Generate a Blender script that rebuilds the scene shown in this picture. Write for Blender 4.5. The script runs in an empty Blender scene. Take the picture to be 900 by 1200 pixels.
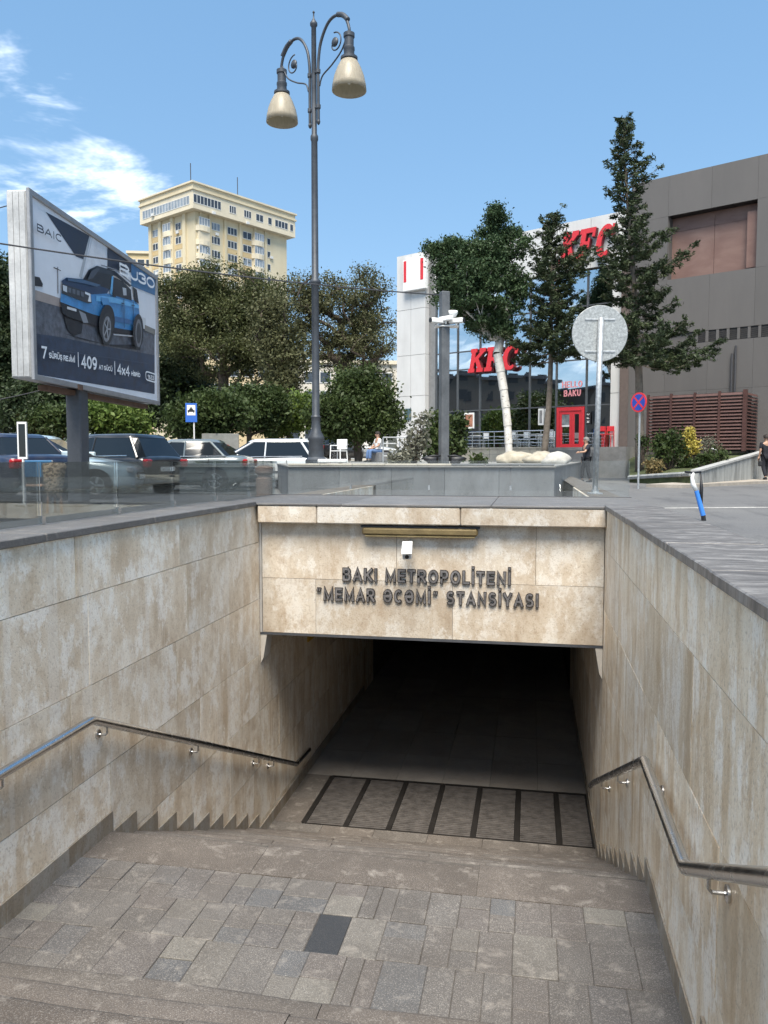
import bpy, bmesh, math, random
import numpy as np
from mathutils import Vector, Matrix
random.seed(7); RNG = np.random.default_rng(11)
SC = bpy.context.scene
COL = SC.collection
R = math.radians

# ------------------------------------------------------------------ camera
F, CX, CY = 930.0, 450.0, 600.0          # focal length and centre in photo pixels (900 x 1200)
PITCH = math.atan(62 / F); YAW = math.atan(172 / math.hypot(F, 62))
cam_d = bpy.data.cameras.new('camera'); cam = bpy.data.objects.new('camera', cam_d); COL.objects.link(cam)
cam_d.sensor_fit = 'VERTICAL'; cam_d.sensor_height = 36.0; cam_d.lens = F / 1200 * 36.0
cam_d.clip_start = 0.05; cam_d.clip_end = 2000
cam.location = (0, 0, 0); cam.rotation_euler = (math.pi / 2 - PITCH, 0, YAW)
SC.camera = cam

# ------------------------------------------------------------------ sky, sun, exposure
SUN_EL, SUN_AZ = R(60), R(174)           # azimuth from +Y clockwise: behind the viewer
world = bpy.data.worlds.new('World'); SC.world = world; world.use_nodes = True
nt = world.node_tree; nt.nodes.clear()
def wn(t, **k):
    n = nt.nodes.new(t)
    for a, b in k.items(): setattr(n, a, b)
    return n
sky = wn('ShaderNodeTexSky', sky_type='NISHITA', sun_disc=False, sun_elevation=SUN_EL, sun_rotation=SUN_AZ)
sky.air_density = 1.0; sky.dust_density = 0.0; sky.ozone_density = 2.0; sky.altitude = 3000
tc = wn('ShaderNodeTexCoord'); sep = wn('ShaderNodeSeparateXYZ'); nt.links.new(tc.outputs['Generated'], sep.inputs[0])
def wm(op, a, b=None, c=None):
    n = wn('ShaderNodeMath', operation=op)
    for i, v in enumerate((a, b, c)):
        if v is None: continue
        if isinstance(v, (int, float)): n.inputs[i].default_value = v
        else: nt.links.new(v, n.inputs[i])
    return n.outputs[0]
def wsmooth(v, a, b):
    n = wn('ShaderNodeMapRange', interpolation_type='SMOOTHSTEP'); nt.links.new(v, n.inputs[0])
    n.inputs[1].default_value = a; n.inputs[2].default_value = b
    return n.outputs[0]
zz = wm('MAXIMUM', wm('ADD', sep.outputs[2], 0.12), 0.06)
comb = wn('ShaderNodeCombineXYZ')
nt.links.new(wm('DIVIDE', sep.outputs[0], zz), comb.inputs[0]); nt.links.new(wm('DIVIDE', sep.outputs[1], zz), comb.inputs[1])
comb.inputs[2].default_value = 3.3
def wnoise(scale, detail, rough, dist=0.0, off=(0, 0, 0), sc=(1, 1, 1)):
    mp = wn('ShaderNodeMapping'); mp.inputs['Location'].default_value = off; mp.inputs['Scale'].default_value = sc
    nt.links.new(comb.outputs[0], mp.inputs[0])
    n = wn('ShaderNodeTexNoise'); n.inputs['Scale'].default_value = scale; n.inputs['Detail'].default_value = detail
    n.inputs['Roughness'].default_value = rough; n.inputs['Distortion'].default_value = dist
    nt.links.new(mp.outputs[0], n.inputs['Vector']); return n.outputs[0]
CLOUD_OFF = (6.2, 2.78, 0.0)
n1 = wnoise(1.6, 6, 0.62, 0.3, CLOUD_OFF, (1.0, 1.35, 1)); n2 = wnoise(0.55, 3, 0.5, 0.0, (4.1, 1.2, 0))
west = wsmooth(wm('ADD', wm('MULTIPLY', sep.outputs[0], -1.0), wm('MULTIPLY', sep.outputs[1], -0.46)), -0.08, 0.12)
dens = wm('ADD', wm('ADD', n1, wm('MULTIPLY', wm('SUBTRACT', n2, 0.5), 0.30)), wm('MULTIPLY', wm('SUBTRACT', west, 1.0), 0.17))
cl = wm('MULTIPLY', wsmooth(dens, 0.465, 0.71), wsmooth(sep.outputs[2], 0.03, 0.2))
mixc = wn('ShaderNodeMix', data_type='RGBA'); nt.links.new(wm('MULTIPLY', cl, 0.8), mixc.inputs[0])
hs = wn('ShaderNodeHueSaturation'); hs.inputs['Saturation'].default_value = 2.1; hs.inputs['Value'].default_value = 2.0; hs.inputs['Hue'].default_value = 0.499
gm = wn('ShaderNodeGamma'); gm.inputs[1].default_value = 0.33; nt.links.new(sky.outputs[0], gm.inputs[0]); nt.links.new(gm.outputs[0], hs.inputs['Color'])
nt.links.new(hs.outputs[0], mixc.inputs[6])
mixc.inputs[7].default_value = (9.0, 9.2, 9.6, 1)
bg = wn('ShaderNodeBackground'); bg.inputs[1].default_value = 0.112; nt.links.new(mixc.outputs[2], bg.inputs[0])
wo = wn('ShaderNodeOutputWorld'); nt.links.new(bg.outputs[0], wo.inputs[0])

sl = bpy.data.lights.new('sun', 'SUN'); so = bpy.data.objects.new('sun', sl); COL.objects.link(so)
sl.energy = 2.9; sl.angle = R(32); sl.color = (1.0, 0.93, 0.82)
sd = Vector((math.sin(SUN_AZ) * math.cos(SUN_EL), math.cos(SUN_AZ) * math.cos(SUN_EL), math.sin(SUN_EL)))
so.rotation_euler = sd.to_track_quat('Z', 'Y').to_euler()
SC.view_settings.view_transform = 'Standard'; SC.view_settings.look = 'None'
SC.view_settings.exposure = 1.38; SC.view_settings.gamma = 1.0
world.cycles.sampling_method = 'MANUAL'; world.cycles.sample_map_resolution = 512
SC.cycles.adaptive_threshold = 0.02; SC.cycles.max_bounces = 6; SC.cycles.diffuse_bounces = 3; SC.cycles.glossy_bounces = 3; SC.cycles.transmission_bounces = 4; SC.cycles.transparent_max_bounces = 8

# ------------------------------------------------------------------ pixel -> place helpers
_cp, _sp, _c, _s = math.cos(PITCH), math.sin(PITCH), math.cos(YAW), math.sin(YAW)
FW = Vector((-_s * _cp, _c * _cp, -_sp)); UP = Vector((-_s * _sp, _c * _sp, _cp)); RT = Vector((_c, _s, 0))
def ray(x, y): return FW + RT * ((x - CX) / F) + UP * ((CY - y) / F)
def at(x, y, D): return ray(x, y) * D
def atz(x, D, z):
    p = at(x, 538, D); return Vector((p.x, p.y, z))
G = -0.90            # street level (eye = 0)
PZ = -0.13           # raised plaza level

# ------------------------------------------------------------------ mesh builder
def wloc(o):
    v = Vector((0, 0, 0))
    while o: v += o.location; o = o.parent
    return v
class MB:
    def __init__(self, M=None): self.v = []; self.f = []; self.M = M
    def add(self, vs, fs):
        b = len(self.v)
        self.v += [tuple(self.M @ Vector(p)) if self.M else tuple(p) for p in vs]
        self.f += [tuple(i + b for i in q) for q in fs]; return self
    def box(self, x0, x1, y0, y1, z0, z1, M=None):
        vs = [(x, y, z) for z in (z0, z1) for y in (y0, y1) for x in (x0, x1)]
        if M: vs = [tuple(M @ Vector(p)) for p in vs]
        return self.add(vs, [(0, 2, 3, 1), (4, 5, 7, 6), (0, 1, 5, 4), (2, 6, 7, 3), (0, 4, 6, 2), (1, 3, 7, 5)])
    def bbox(self, x0, x1, y0, y1, z0, z1, b=0.01):          # box with chamfered edges
        bm = bmesh.new(); bmesh.ops.create_cube(bm, size=1)
        for v in bm.verts:
            v.co = Vector((x0 if v.co.x < 0 else x1, y0 if v.co.y < 0 else y1, z0 if v.co.z < 0 else z1))
        bmesh.ops.bevel(bm, geom=bm.edges[:], offset=b, segments=1, affect='EDGES')
        bm.verts.index_update()
        self.add([v.co[:] for v in bm.verts], [tuple(v.index for v in f.verts) for f in bm.faces]); bm.free(); return self
    def prism(self, pts, d0, d1, fn):                          # polygon (u,v) extruded from d0 to d1; fn(u,v,d)->xyz
        n = len(pts); vs = [fn(u, v, d0) for u, v in pts] + [fn(u, v, d1) for u, v in pts]
        fs = [tuple(range(n))[::-1], tuple(range(n, 2 * n))] + [(i, (i + 1) % n, n + (i + 1) % n, n + i) for i in range(n)]
        return self.add(vs, fs)
    def tube(self, pts, r, n=8, cap=True):
        pts = [Vector(p) for p in pts]; k = len(pts); rs = r if isinstance(r, (list, tuple)) else [r] * k
        t0 = (pts[1] - pts[0]).normalized(); a = t0.orthogonal().normalized(); vs = []
        for i in range(k):
            t = (pts[min(i + 1, k - 1)] - pts[max(i - 1, 0)]).normalized()
            a = (a - t * a.dot(t))
            a = a.normalized() if a.length > 1e-6 else t.orthogonal().normalized()
            b = t.cross(a)
            for j in range(n):
                w = 2 * math.pi * j / n; vs.append(pts[i] + (a * math.cos(w) + b * math.sin(w)) * rs[i])
        fs = [(i * n + j, i * n + (j + 1) % n, (i + 1) * n + (j + 1) % n, (i + 1) * n + j) for i in range(k - 1) for j in range(n)]
        if cap: fs += [tuple(range(n))[::-1], tuple(range((k - 1) * n, k * n))]
        return self.add([tuple(v) for v in vs], fs)
    def lathe(self, prof, c=(0, 0, 0), n=16, axis=None, caps=True):        # prof: (r, z); axis: optional Vector for the z direction
        c = Vector(c); Q = Vector(axis).to_track_quat('Z', 'Y').to_matrix() if axis is not None else Matrix.Identity(3)
        vs = [tuple(c + Q @ Vector((r * math.cos(2 * math.pi * j / n), r * math.sin(2 * math.pi * j / n), z))) for r, z in prof for j in range(n)]
        k = len(prof)
        fs = [(i * n + j, i * n + (j + 1) % n, (i + 1) * n + (j + 1) % n, (i + 1) * n + j) for i in range(k - 1) for j in range(n)]
        if caps and prof[0][0] > 1e-4: fs.append(tuple(range(n))[::-1])
        if caps and prof[-1][0] > 1e-4: fs.append(tuple(range((k - 1) * n, k * n)))
        return self.add(vs, fs)
    def build(self, name, mat, parent=None, smooth=False):
        me = bpy.data.meshes.new(name)
        off = wloc(parent) if parent else Vector((0, 0, 0))
        me.from_pydata([(x - off.x, y - off.y, z - off.z) for x, y, z in self.v], [], self.f); me.update()
        return link(name, me, mat, parent, smooth)
def link(name, me, mat, parent=None, smooth=False):
    if mat: me.materials.append(mat)
    if smooth: me.shade_smooth()
    o = bpy.data.objects.new(name, me); COL.objects.link(o)
    if parent: o.parent = parent
    return o
def smooth_angle(o, a=35):
    o.data.shade_smooth()
    o.data.set_sharp_from_angle(angle=R(a)); return o
def thing(name, label, cat, loc=(0, 0, 0), group=None):
    o = bpy.data.objects.new(name, None); COL.objects.link(o); o.location = loc; o.empty_display_size = 0.1
    return tag(o, label, cat, group)
def tag(o, label, cat, group=None):
    o['label'] = label; o['category'] = cat
    if group: o['group'] = group
    return o
def struct(o, kind='structure'): o['kind'] = kind; return o
def sempty(name, loc=(0, 0, 0)):
    o = bpy.data.objects.new(name, None); COL.objects.link(o); o.location = loc; o['kind'] = 'structure'; return o
def copy_tree(o, parent=None):
    c = o.copy(); COL.objects.link(c); c.parent = parent
    for ch in list(o.children): copy_tree(ch, c)
    return c

# ------------------------------------------------------------------ materials
class NT:
    def __init__(self, name):
        self.m = bpy.data.materials.new(name); self.m.use_nodes = True; self.t = self.m.node_tree
        self.b = self.t.nodes['Principled BSDF']; self.out = self.t.nodes['Material Output']
    def n(self, t, **k):
        x = self.t.nodes.new(t)
        for a, b in k.items(): setattr(x, a, b)
        return x
    def l(self, a, b): self.t.links.new(a, b)
    def math(self, op, a, b=None, clamp=False):
        n = self.n('ShaderNodeMath', operation=op); n.use_clamp = clamp
        for i, v in enumerate((a, b)):
            if v is None: continue
            if isinstance(v, (int, float)): n.inputs[i].default_value = v
            else: self.l(v, n.inputs[i])
        return n.outputs[0]
    def coords(self, scale=(1, 1, 1), rnd=0.0, obj=False, rot=None):
        if obj: src = self.n('ShaderNodeTexCoord').outputs['Object']
        else: src = self.n('ShaderNodeNewGeometry').outputs['Position']
        mp = self.n('ShaderNodeMapping'); mp.inputs['Scale'].default_value = scale; self.l(src, mp.inputs[0])
        if rot: mp.inputs['Rotation'].default_value = rot
        o = mp.outputs[0]
        if rnd:
            oi = self.n('ShaderNodeObjectInfo'); mul = self.math('MULTIPLY', oi.outputs['Random'], rnd)
            va = self.n('ShaderNodeVectorMath', operation='ADD'); self.l(o, va.inputs[0]); self.l(mul, va.inputs[1]); o = va.outputs[0]
        return o
    def noise(self, vec, scale, detail=4, rough=0.55, dist=0.0):
        n = self.n('ShaderNodeTexNoise'); n.inputs['Scale'].default_value = scale; n.inputs['Detail'].default_value = detail
        n.inputs['Roughness'].default_value = rough; n.inputs['Distortion'].default_value = dist; self.l(vec, n.inputs['Vector']); return n.outputs[0]
    def ramp(self, fac, stops, interp='LINEAR'):
        r = self.n('ShaderNodeValToRGB'); r.color_ramp.interpolation = interp; e = r.color_ramp.elements
        while len(e) < len(stops): e.new(0.5)
        for k, (p, c) in enumerate(stops):
            e[k].position = p; e[k].color = (c[0], c[1], c[2], 1) if not isinstance(c, (int, float)) else (c, c, c, 1)
        self.l(fac, r.inputs[0]); return r.outputs[0]
    def mix(self, fac, a, b, mode='MIX'):
        n = self.n('ShaderNodeMix', data_type='RGBA', blend_type=mode)
        for sock, v in ((n.inputs[0], fac), (n.inputs[6], a), (n.inputs[7], b)):
            if isinstance(v, (int, float)): sock.default_value = v
            elif isinstance(v, tuple): sock.default_value = (v[0], v[1], v[2], 1)
            else: self.l(v, sock)
        return n.outputs[2]
    def base(self, c):
        if isinstance(c, tuple): self.b.inputs['Base Color'].default_value = (c[0], c[1], c[2], 1)
        else: self.l(c, self.b.inputs['Base Color'])
    def rough(self, r):
        if isinstance(r, (int, float)): self.b.inputs['Roughness'].default_value = r
        else: self.l(r, self.b.inputs['Roughness'])
    def bump(self, h, strength, dist):
        n = self.n('ShaderNodeBump'); n.inputs['Strength'].default_value = strength; n.inputs['Distance'].default_value = dist
        self.l(h, n.inputs['Height']); self.l(n.outputs[0], self.b.inputs['Normal'])
_cache = {}
def plain(name, col, rough=0.6, metal=0.0, var=0.15, scale=6.0, bump=0.0, obj=False):
    if name in _cache: return _cache[name]
    k = NT(name); co = k.coords(obj=obj)
    if var > 0:
        n = k.noise(co, scale, 5, 0.6); n2 = k.noise(co, scale * 9, 3, 0.6)
        f = k.math('ADD', k.math('MULTIPLY', n, 0.7), k.math('MULTIPLY', n2, 0.3))
        lo = tuple(max(0, c * (1 - var * 1.6)) for c in col); hi = tuple(min(1, c * (1 + var * 1.2)) for c in col)
        k.base(k.ramp(f, [(0.3, lo), (0.7, hi)]))
        k.rough(k.math('ADD', k.math('MULTIPLY', n, 0.25), rough - 0.12))
        if bump: k.bump(n2, bump, 0.01)
    else: k.base(col); k.rough(rough)
    k.b.inputs['Metallic'].default_value = metal
    _cache[name] = k.m; return k.m
def emit_free_glass(name, tint, refl, alpha_tint):
    k = NT(name); t = k.t
    tr = k.n('ShaderNodeBsdfTransparent'); tr.inputs[0].default_value = (*alpha_tint, 1)
    gl = k.n('ShaderNodeBsdfGlossy'); gl.inputs['Color'].default_value = (*tint, 1); gl.inputs['Roughness'].default_value = 0.015
    lw = k.n('ShaderNodeFresnel'); lw.inputs[0].default_value = 1.5
    f = k.math('ADD', k.math('MULTIPLY', lw.outputs[0], 0.8), refl, clamp=True)
    mx = k.n('ShaderNodeMixShader'); k.l(f, mx.inputs[0]); k.l(tr.outputs[0], mx.inputs[1]); k.l(gl.outputs[0], mx.inputs[2])
    k.l(mx.outputs[0], k.out.inputs[0]); return k.m

def travertine(name, vert, light=1.0, grime=0.2, runs=0.45, sat=1.0):
    k = NT(name); L = light
    co = k.coords(rnd=37.0)
    st = k.coords((3.0, 3.0, 0.34), rnd=23.0) if vert else k.coords((1.5, 1.5, 0.8), rnd=23.0, rot=(0.5, 0.2, 0.4))
    big = k.noise(st, 1.5, 4, 0.62, 0.8); mid = k.noise(co, 6.5, 6, 0.74)
    crust = k.noise(k.coords((1.5, 1.5, 0.55) if vert else (1.25, 1.25, 0.8), rnd=51.0), 2.6, 8, 0.80)
    fine = k.noise(co, 55, 3, 0.65)
    c = k.ramp(big, [(0.30, (0.50 * L, 0.385 * L, 0.265 * L)), (0.42, (0.62 * L, 0.505 * L, 0.37 * L)), (0.54, (0.69 * L, 0.585 * L, 0.45 * L)), (0.68, (0.78 * L, 0.695 * L, 0.57 * L))])
    c = k.mix(k.math('MULTIPLY', k.ramp(crust, [(0.50, 0.0), (0.565, 1.0)]), 0.74), c, (0.84 * L, 0.785 * L, 0.695 * L))
    c = k.mix(k.math('MULTIPLY', k.ramp(crust, [(0.38, 1.0), (0.45, 0.0)]), 0.42), c, (0.43 * L, 0.30 * L, 0.18 * L))
    c = k.mix(k.math('MULTIPLY', k.ramp(mid, [(0.37, 1.0), (0.48, 0.0)]), 0.42), c, (0.45 * L, 0.32 * L, 0.20 * L))
    run = k.ramp(k.noise(k.coords((7.0, 7.0, 0.10)), 1.0, 3, 0.6), [(0.56, 0.0), (0.60, 1.0)])
    c = k.mix(k.math('MULTIPLY', run, runs), c, (0.78 * L, 0.73 * L, 0.65 * L))
    dirt = k.ramp(k.noise(k.coords((3.0, 3.0, 0.25)), 1.3, 4, 0.7), [(0.50, 0.0), (0.72, 1.0)])
    c = k.mix(k.math('MULTIPLY', dirt, grime), c, (0.22, 0.18, 0.14))
    oi = k.n('ShaderNodeObjectInfo')
    hv = k.n('ShaderNodeHueSaturation'); k.l(c, hv.inputs['Color']); hv.inputs['Saturation'].default_value = sat
    k.l(k.math('ADD', k.math('MULTIPLY', oi.outputs['Random'], 0.26), 0.84), hv.inputs['Value'])
    c = k.mix(k.math('MULTIPLY', k.ramp(fine, [(0.33, 1.0), (0.45, 0.0)]), 0.40), hv.outputs[0], (0.26 * L, 0.19 * L, 0.13 * L))
    k.base(c); k.rough(0.5); k.bump(fine, 0.45, 0.006)
    return k.m

def granite(name, stops, speck=0.55, rough=0.75, wear=0.25):
    k = NT(name); oi = k.n('ShaderNodeObjectInfo')
    co = k.coords(rnd=13.0); w = k.coords()
    tone = k.ramp(oi.outputs['Random'], stops)
    s1 = k.noise(co, 170, 2, 0.7); s2 = k.noise(co, 70, 3, 0.7)
    c = k.mix(k.math('MULTIPLY', k.ramp(s1, [(0.52, 0.0), (0.66, 1.0)]), speck), tone, (0.46, 0.43, 0.39))
    c = k.mix(k.math('MULTIPLY', k.ramp(s2, [(0.34, 1.0), (0.46, 0.0)]), speck), c, (0.055, 0.05, 0.047))
    d = k.ramp(k.noise(w, 2.3, 4, 0.65, 0.6), [(0.35, 0.0), (0.7, 1.0)])
    c = k.mix(k.math('MULTIPLY', d, wear), c, (0.06, 0.05, 0.042))
    d2 = k.ramp(k.noise(w, 7.0, 4, 0.7, 0.3), [(0.55, 0.0), (0.72, 1.0)])
    c = k.mix(k.math('MULTIPLY', d2, wear * 1.1), c, (0.33, 0.30, 0.265))
    k.base(c); k.rough(k.math('ADD', k.math('MULTIPLY', s2, 0.3), rough - 0.2))
    k.bump(k.math('ADD', s1, k.math('MULTIPLY', k.noise(w, 14, 2, 0.6), 1.5)), 0.5, 0.006)
    return k.m

def leafmat(name, stops, trans=0.22):
    k = NT(name); w = k.coords(); oi = k.n('ShaderNodeObjectInfo')
    n = k.noise(w, 0.9, 3, 0.6); n2 = k.noise(w, 9.0, 2, 0.6)
    f = k.math('ADD', k.math('MULTIPLY', n, 0.55), k.math('MULTIPLY', n2, 0.45))
    c = k.ramp(f, stops); k.base(c); k.rough(0.55)
    k.b.inputs['Specular IOR Level'].default_value = 0.25
    tl = k.n('ShaderNodeBsdfTranslucent'); k.l(c, tl.inputs[0])
    mx = k.n('ShaderNodeMixShader'); mx.inputs[0].default_value = trans
    k.l(k.b.outputs[0], mx.inputs[1]); k.l(tl.outputs[0], mx.inputs[2]); k.l(mx.outputs[0], k.out.inputs[0])
    return k.m

M_TRAV_L = travertine('travertine_left', False, 1.17, 0.05, 0.30, 0.98)
M_TRAV_R = travertine('travertine_right', True, 1.19, 0.08, 0.26, 1.15)
M_TRAV_F = travertine('travertine_front', False, 0.80, 0.08, 0.10, 0.9)
M_TRAV_T = travertine('travertine_tunnel', True, 1.05, 0.15, 0.2)
M_SKIRT = travertine('skirting_stone', True, 0.42, 0.5)
M_BACK = plain('wall_mortar', (0.13, 0.11, 0.09), 0.9, 0, 0.3, 8)
M_CAPG = granite('cap_granite', [(0, (0.105, 0.102, 0.10)), (1, (0.15, 0.147, 0.145))], 0.35, 0.6, 0.35)
M_PAVER = granite('paver_granite', [(0.0, (0.092, 0.084, 0.078)), (0.3, (0.125, 0.116, 0.108)), (0.45, (0.088, 0.092, 0.098)), (0.6, (0.112, 0.098, 0.09)), (0.85, (0.108, 0.098, 0.09)), (0.97, (0.165, 0.155, 0.135))], 0.5, 0.75, 0.42)
M_PAVDARK = granite('paver_dark', [(0, (0.022, 0.025, 0.028)), (1, (0.03, 0.032, 0.036))], 0.10, 0.6, 0.03)
M_SLAB = granite('step_granite', [(0, (0.095, 0.078, 0.065)), (0.5, (0.125, 0.105, 0.09)), (1, (0.11, 0.098, 0.087))], 0.5, 0.8, 0.55)
M_BED = plain('paving_mortar', (0.09, 0.08, 0.07), 0.95, 0, 0.35, 20)
M_STEEL = plain('stainless_steel', (0.62, 0.62, 0.62), 0.24, 1.0, 0.08, 14)
M_DSTEEL = plain('dark_grey_steel', (0.085, 0.09, 0.10), 0.45, 0.3, 0.2, 5)
M_GALV = plain('galvanised_steel', (0.42, 0.44, 0.45), 0.5, 0.55, 0.25, 26)
M_WHITE = plain('white_paint', (0.78, 0.78, 0.76), 0.5, 0, 0.06, 4)
M_BLACK = plain('black_plastic', (0.015, 0.015, 0.017), 0.5, 0, 0.3, 10)
M_DKGREY = plain('dark_grey', (0.05, 0.05, 0.055), 0.6, 0, 0.2, 10)

# ------------------------------------------------------------------ stroke lettering
def arc(cx, cy, rx, ry, a0, a1, n=14):
    return [(cx + rx * math.cos(R(a0 + (a1 - a0) * i / n)), cy + ry * math.sin(R(a0 + (a1 - a0) * i / n))) for i in range(n + 1)]
O_ = arc(.5, .5, .5, .5, 90, 450, 28)
GL = {  # glyph: (width, [polylines on the centre line, 0..1])
 'A': (.78, [[(0, 0), (.5, 1), (1, 0)], [(.2, .33), (.8, .33)]]),
 'B': (.72, [[(0, 0), (0, 1), (.6, 1)] + arc(.6, .76, .33, .24, 90, -90, 8) + [(0, .52)], [(.6, .52)] + arc(.62, .26, .38, .26, 90, -90, 8) + [(0, 0)]]),
 'C': (.76, [arc(.5, .5, .5, .5, 45, 315, 22)]),
 'D': (.74, [[(0, 0), (0, 1), (.45, 1)] + arc(.45, .5, .55, .5, 90, -90, 14) + [(0, 0)]]),
 'E': (.66, [[(1, 1), (0, 1), (0, 0), (1, 0)], [(0, .52), (.92, .52)]]),
 'F': (.62, [[(1, 1), (0, 1), (0, 0)], [(0, .5), (.85, .5)]]),
 'G': (.78, [arc(.5, .5, .5, .5, 48, 360, 22) + [(.55, .5)]]),
 'H': (.74, [[(0, 0), (0, 1)], [(1, 0), (1, 1)], [(0, .52), (1, .52)]]),
 'I': (.24, [[(.5, 0), (.5, 1)]]), 'J': (.55, [[(1, 1), (1, .3)] + arc(.5, .3, .5, .3, 0, -170, 10)]),
 'K': (.74, [[(0, 0), (0, 1)], [(0, .36), (1, 1)], [(.32, .56), (1, 0)]]),
 'L': (.6, [[(0, 1), (0, 0), (1, 0)]]),
 'M': (.88, [[(0, 0), (0, 1), (.5, .08), (1, 1), (1, 0)]]),
 'N': (.74, [[(0, 0), (0, 1), (1, 0), (1, 1)]]), 'O': (.82, [O_]),
 'P': (.68, [[(0, 0), (0, 1), (.6, 1)] + arc(.62, .72, .38, .28, 90, -90, 10) + [(0, .44)]]),
 'R': (.74, [[(0, 0), (0, 1), (.6, 1)] + arc(.62, .74, .36, .26, 90, -90, 10) + [(0, .48)], [(.45, .48), (1, 0)]]),
 'S': (.70, [arc(.5, .75, .46, .25, 25, 250, 14) + arc(.5, .25, .5, .25, 70, -155, 14)]),
 'T': (.68, [[(0, 1), (1, 1)], [(.5, 1), (.5, 0)]]), 'U': (.74, [[(0, 1), (0, .4)] + arc(.5, .4, .5, .4, 180, 360, 14) + [(1, 1)]]),
 'Y': (.74, [[(0, 1), (.5, .46), (1, 1)], [(.5, .46), (.5, 0)]]), 'X': (.7, [[(0, 0), (1, 1)], [(0, 1), (1, 0)]]),
 'x': (.58, [[(0, 0), (1, .62)], [(0, .62), (1, 0)]]),
 '0': (.66, [O_]), '1': (.4, [[(0, .75), (.8, 1), (.8, 0)]]), '2': (.64, [arc(.5, .72, .48, .28, 165, -30, 12) + [(0, 0), (1, 0)]]),
 '3': (.64, [arc(.45, .75, .48, .25, 150, -90, 12), arc(.45, .27, .52, .27, 90, -150, 12)]),
 '4': (.68, [[(.72, 0), (.72, 1), (0, .27), (1, .27)]]), '6': (.64, [arc(.5, .3, .5, .3, 0, 360, 18), arc(.6, .3, .6, .7, 180, 80, 8)]),
 '7': (.62, [[(0, 1), (1, 1), (.35, 0)]]), '9': (.66, [arc(.5, .69, .5, .31, 0, 360, 18), arc(.4, .69, .6, .69, 0, -110, 10)]),
 '\u018f': (.80, [arc(.5, .5, .5, .5, 142, -182, 24)]),
 '\u201c': (.50, [[(.05, .72), (.0, .86), (.28, 1.08)], [(.75, .72), (.7, .86), (.98, 1.08)]]),
 '\u201d': (.50, [[(.25, 1.08), (.3, .94), (.02, .72)], [(.95, 1.08), (1.0, .94), (.72, .72)]]),
}
GL['\u0130'] = (.24, GL['I'][1]); GL['\u00dc'] = GL['U']; GL['\u015e'] = GL['S']
def ribbon(pl, t, closed=False):
    n = len(pl); L, Rr = [], []
    pl = [Vector(p) for p in pl]
    if (pl[0] - pl[-1]).length < 1e-5 and n > 3: pl = pl[:-1]; n -= 1; closed = True
    for i in range(n):
        a = pl[i - 1] if (i or closed) else None; b = pl[(i + 1) % n] if (i < n - 1 or closed) else None
        d1 = (pl[i] - a).normalized() if a is not None else None; d2 = (b - pl[i]).normalized() if b is not None else None
        if d1 is None: d1 = d2
        if d2 is None: d2 = d1
        n1 = Vector((-d1.y, d1.x)); n2 = Vector((-d2.y, d2.x)); m = (n1 + n2)
        m = m.normalized() if m.length > 1e-6 else n1
        s = min(1.0 / max(m.dot(n1), 0.25), 1.9) * t / 2
        L.append(pl[i] + m * s); Rr.append(pl[i] - m * s)
    return L, Rr, closed
def glyph(mb, ch, x0, y0, h, t, d0, d1, fn, wscale=1.0, grow=0.0, slant=0.0):
    w, pls = GL[ch]; W = w * h * wscale; th = t * h; hh = th / 2
    small = ch in '\u201c\u201d'
    for k, pl in enumerate(pls):
        q = [(x0 + hh + p[0] * max(W - th, 1e-4), y0 + hh + p[1] * (h - th)) for p in pl]
        L, Rr, cl = ribbon(q, (th * (0.75 if small else 1)) + grow)
        if not cl:
            for S in (L, Rr):
                pass
            a = (Vector(q[0]) - Vector(q[1])).normalized() * (hh if ch not in 'SC3269GJ' and not small else 0) + (Vector(q[0]) - Vector(q[1])).normalized() * grow / 2
            b = (Vector(q[-1]) - Vector(q[-2])).normalized() * (hh if ch not in 'SC3269GJ' and not small else 0) + (Vector(q[-1]) - Vector(q[-2])).normalized() * grow / 2
            L[0] += a * 1; Rr[0] += a; L[-1] += b; Rr[-1] += b
        n = len(L); e = k * (d1 - d0) * 0.04
        sl = lambda p: (p.x + (p.y - y0) * slant, p.y)
        vs = [fn(*sl(p), d0) for p in L] + [fn(*sl(p), d0) for p in Rr] + [fn(*sl(p), d1 + e) for p in L] + [fn(*sl(p), d1 + e) for p in Rr]
        fs = []
        for i in range(n if cl else n - 1):
            j = (i + 1) % n
            fs += [(2 * n + i, 3 * n + i, 3 * n + j, 2 * n + j), (i, j, n + j, n + i), (i, 2 * n + i, 2 * n + j, j), (n + i, n + j, 3 * n + j, 3 * n + i)]
        if not cl: fs += [(0, n, 3 * n, 2 * n), (n - 1, 3 * n - 1, 4 * n - 1, 2 * n - 1)]
        mb.add(vs, fs)
    if ch in '\u0130\u00dc':
        for cx in ([W / 2] if ch == '\u0130' else [W * .3, W * .7]):
            s = th / 2 + grow / 2
            mb.prism([(x0 + cx - s, y0 + h * 1.10 - grow / 2), (x0 + cx + s, y0 + h * 1.10 - grow / 2), (x0 + cx + s, y0 + h * 1.10 + th + grow / 2), (x0 + cx - s, y0 + h * 1.10 + th + grow / 2)], d0, d1, fn)
    if ch == '\u018f':
        s = th / 2
        mb.prism([(x0 + th * .4, y0 + h * .5 - s * .9), (x0 + W - th * .8, y0 + h * .5 - s * .9), (x0 + W - th * .8, y0 + h * .5 + s * .9), (x0 + th * .4, y0 + h * .5 + s * .9)], d0, d1 * 0.97 + d0 * 0.03, fn)
    if ch == '\u015e':
        mb.prism([(x0 + W * .45, y0 - h * .02), (x0 + W * .60, y0 - h * .02), (x0 + W * .62, y0 - h * .24), (x0 + W * .40, y0 - h * .24)], d0, d1 * 0.97 + d0 * 0.03, fn)
    return W
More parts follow.
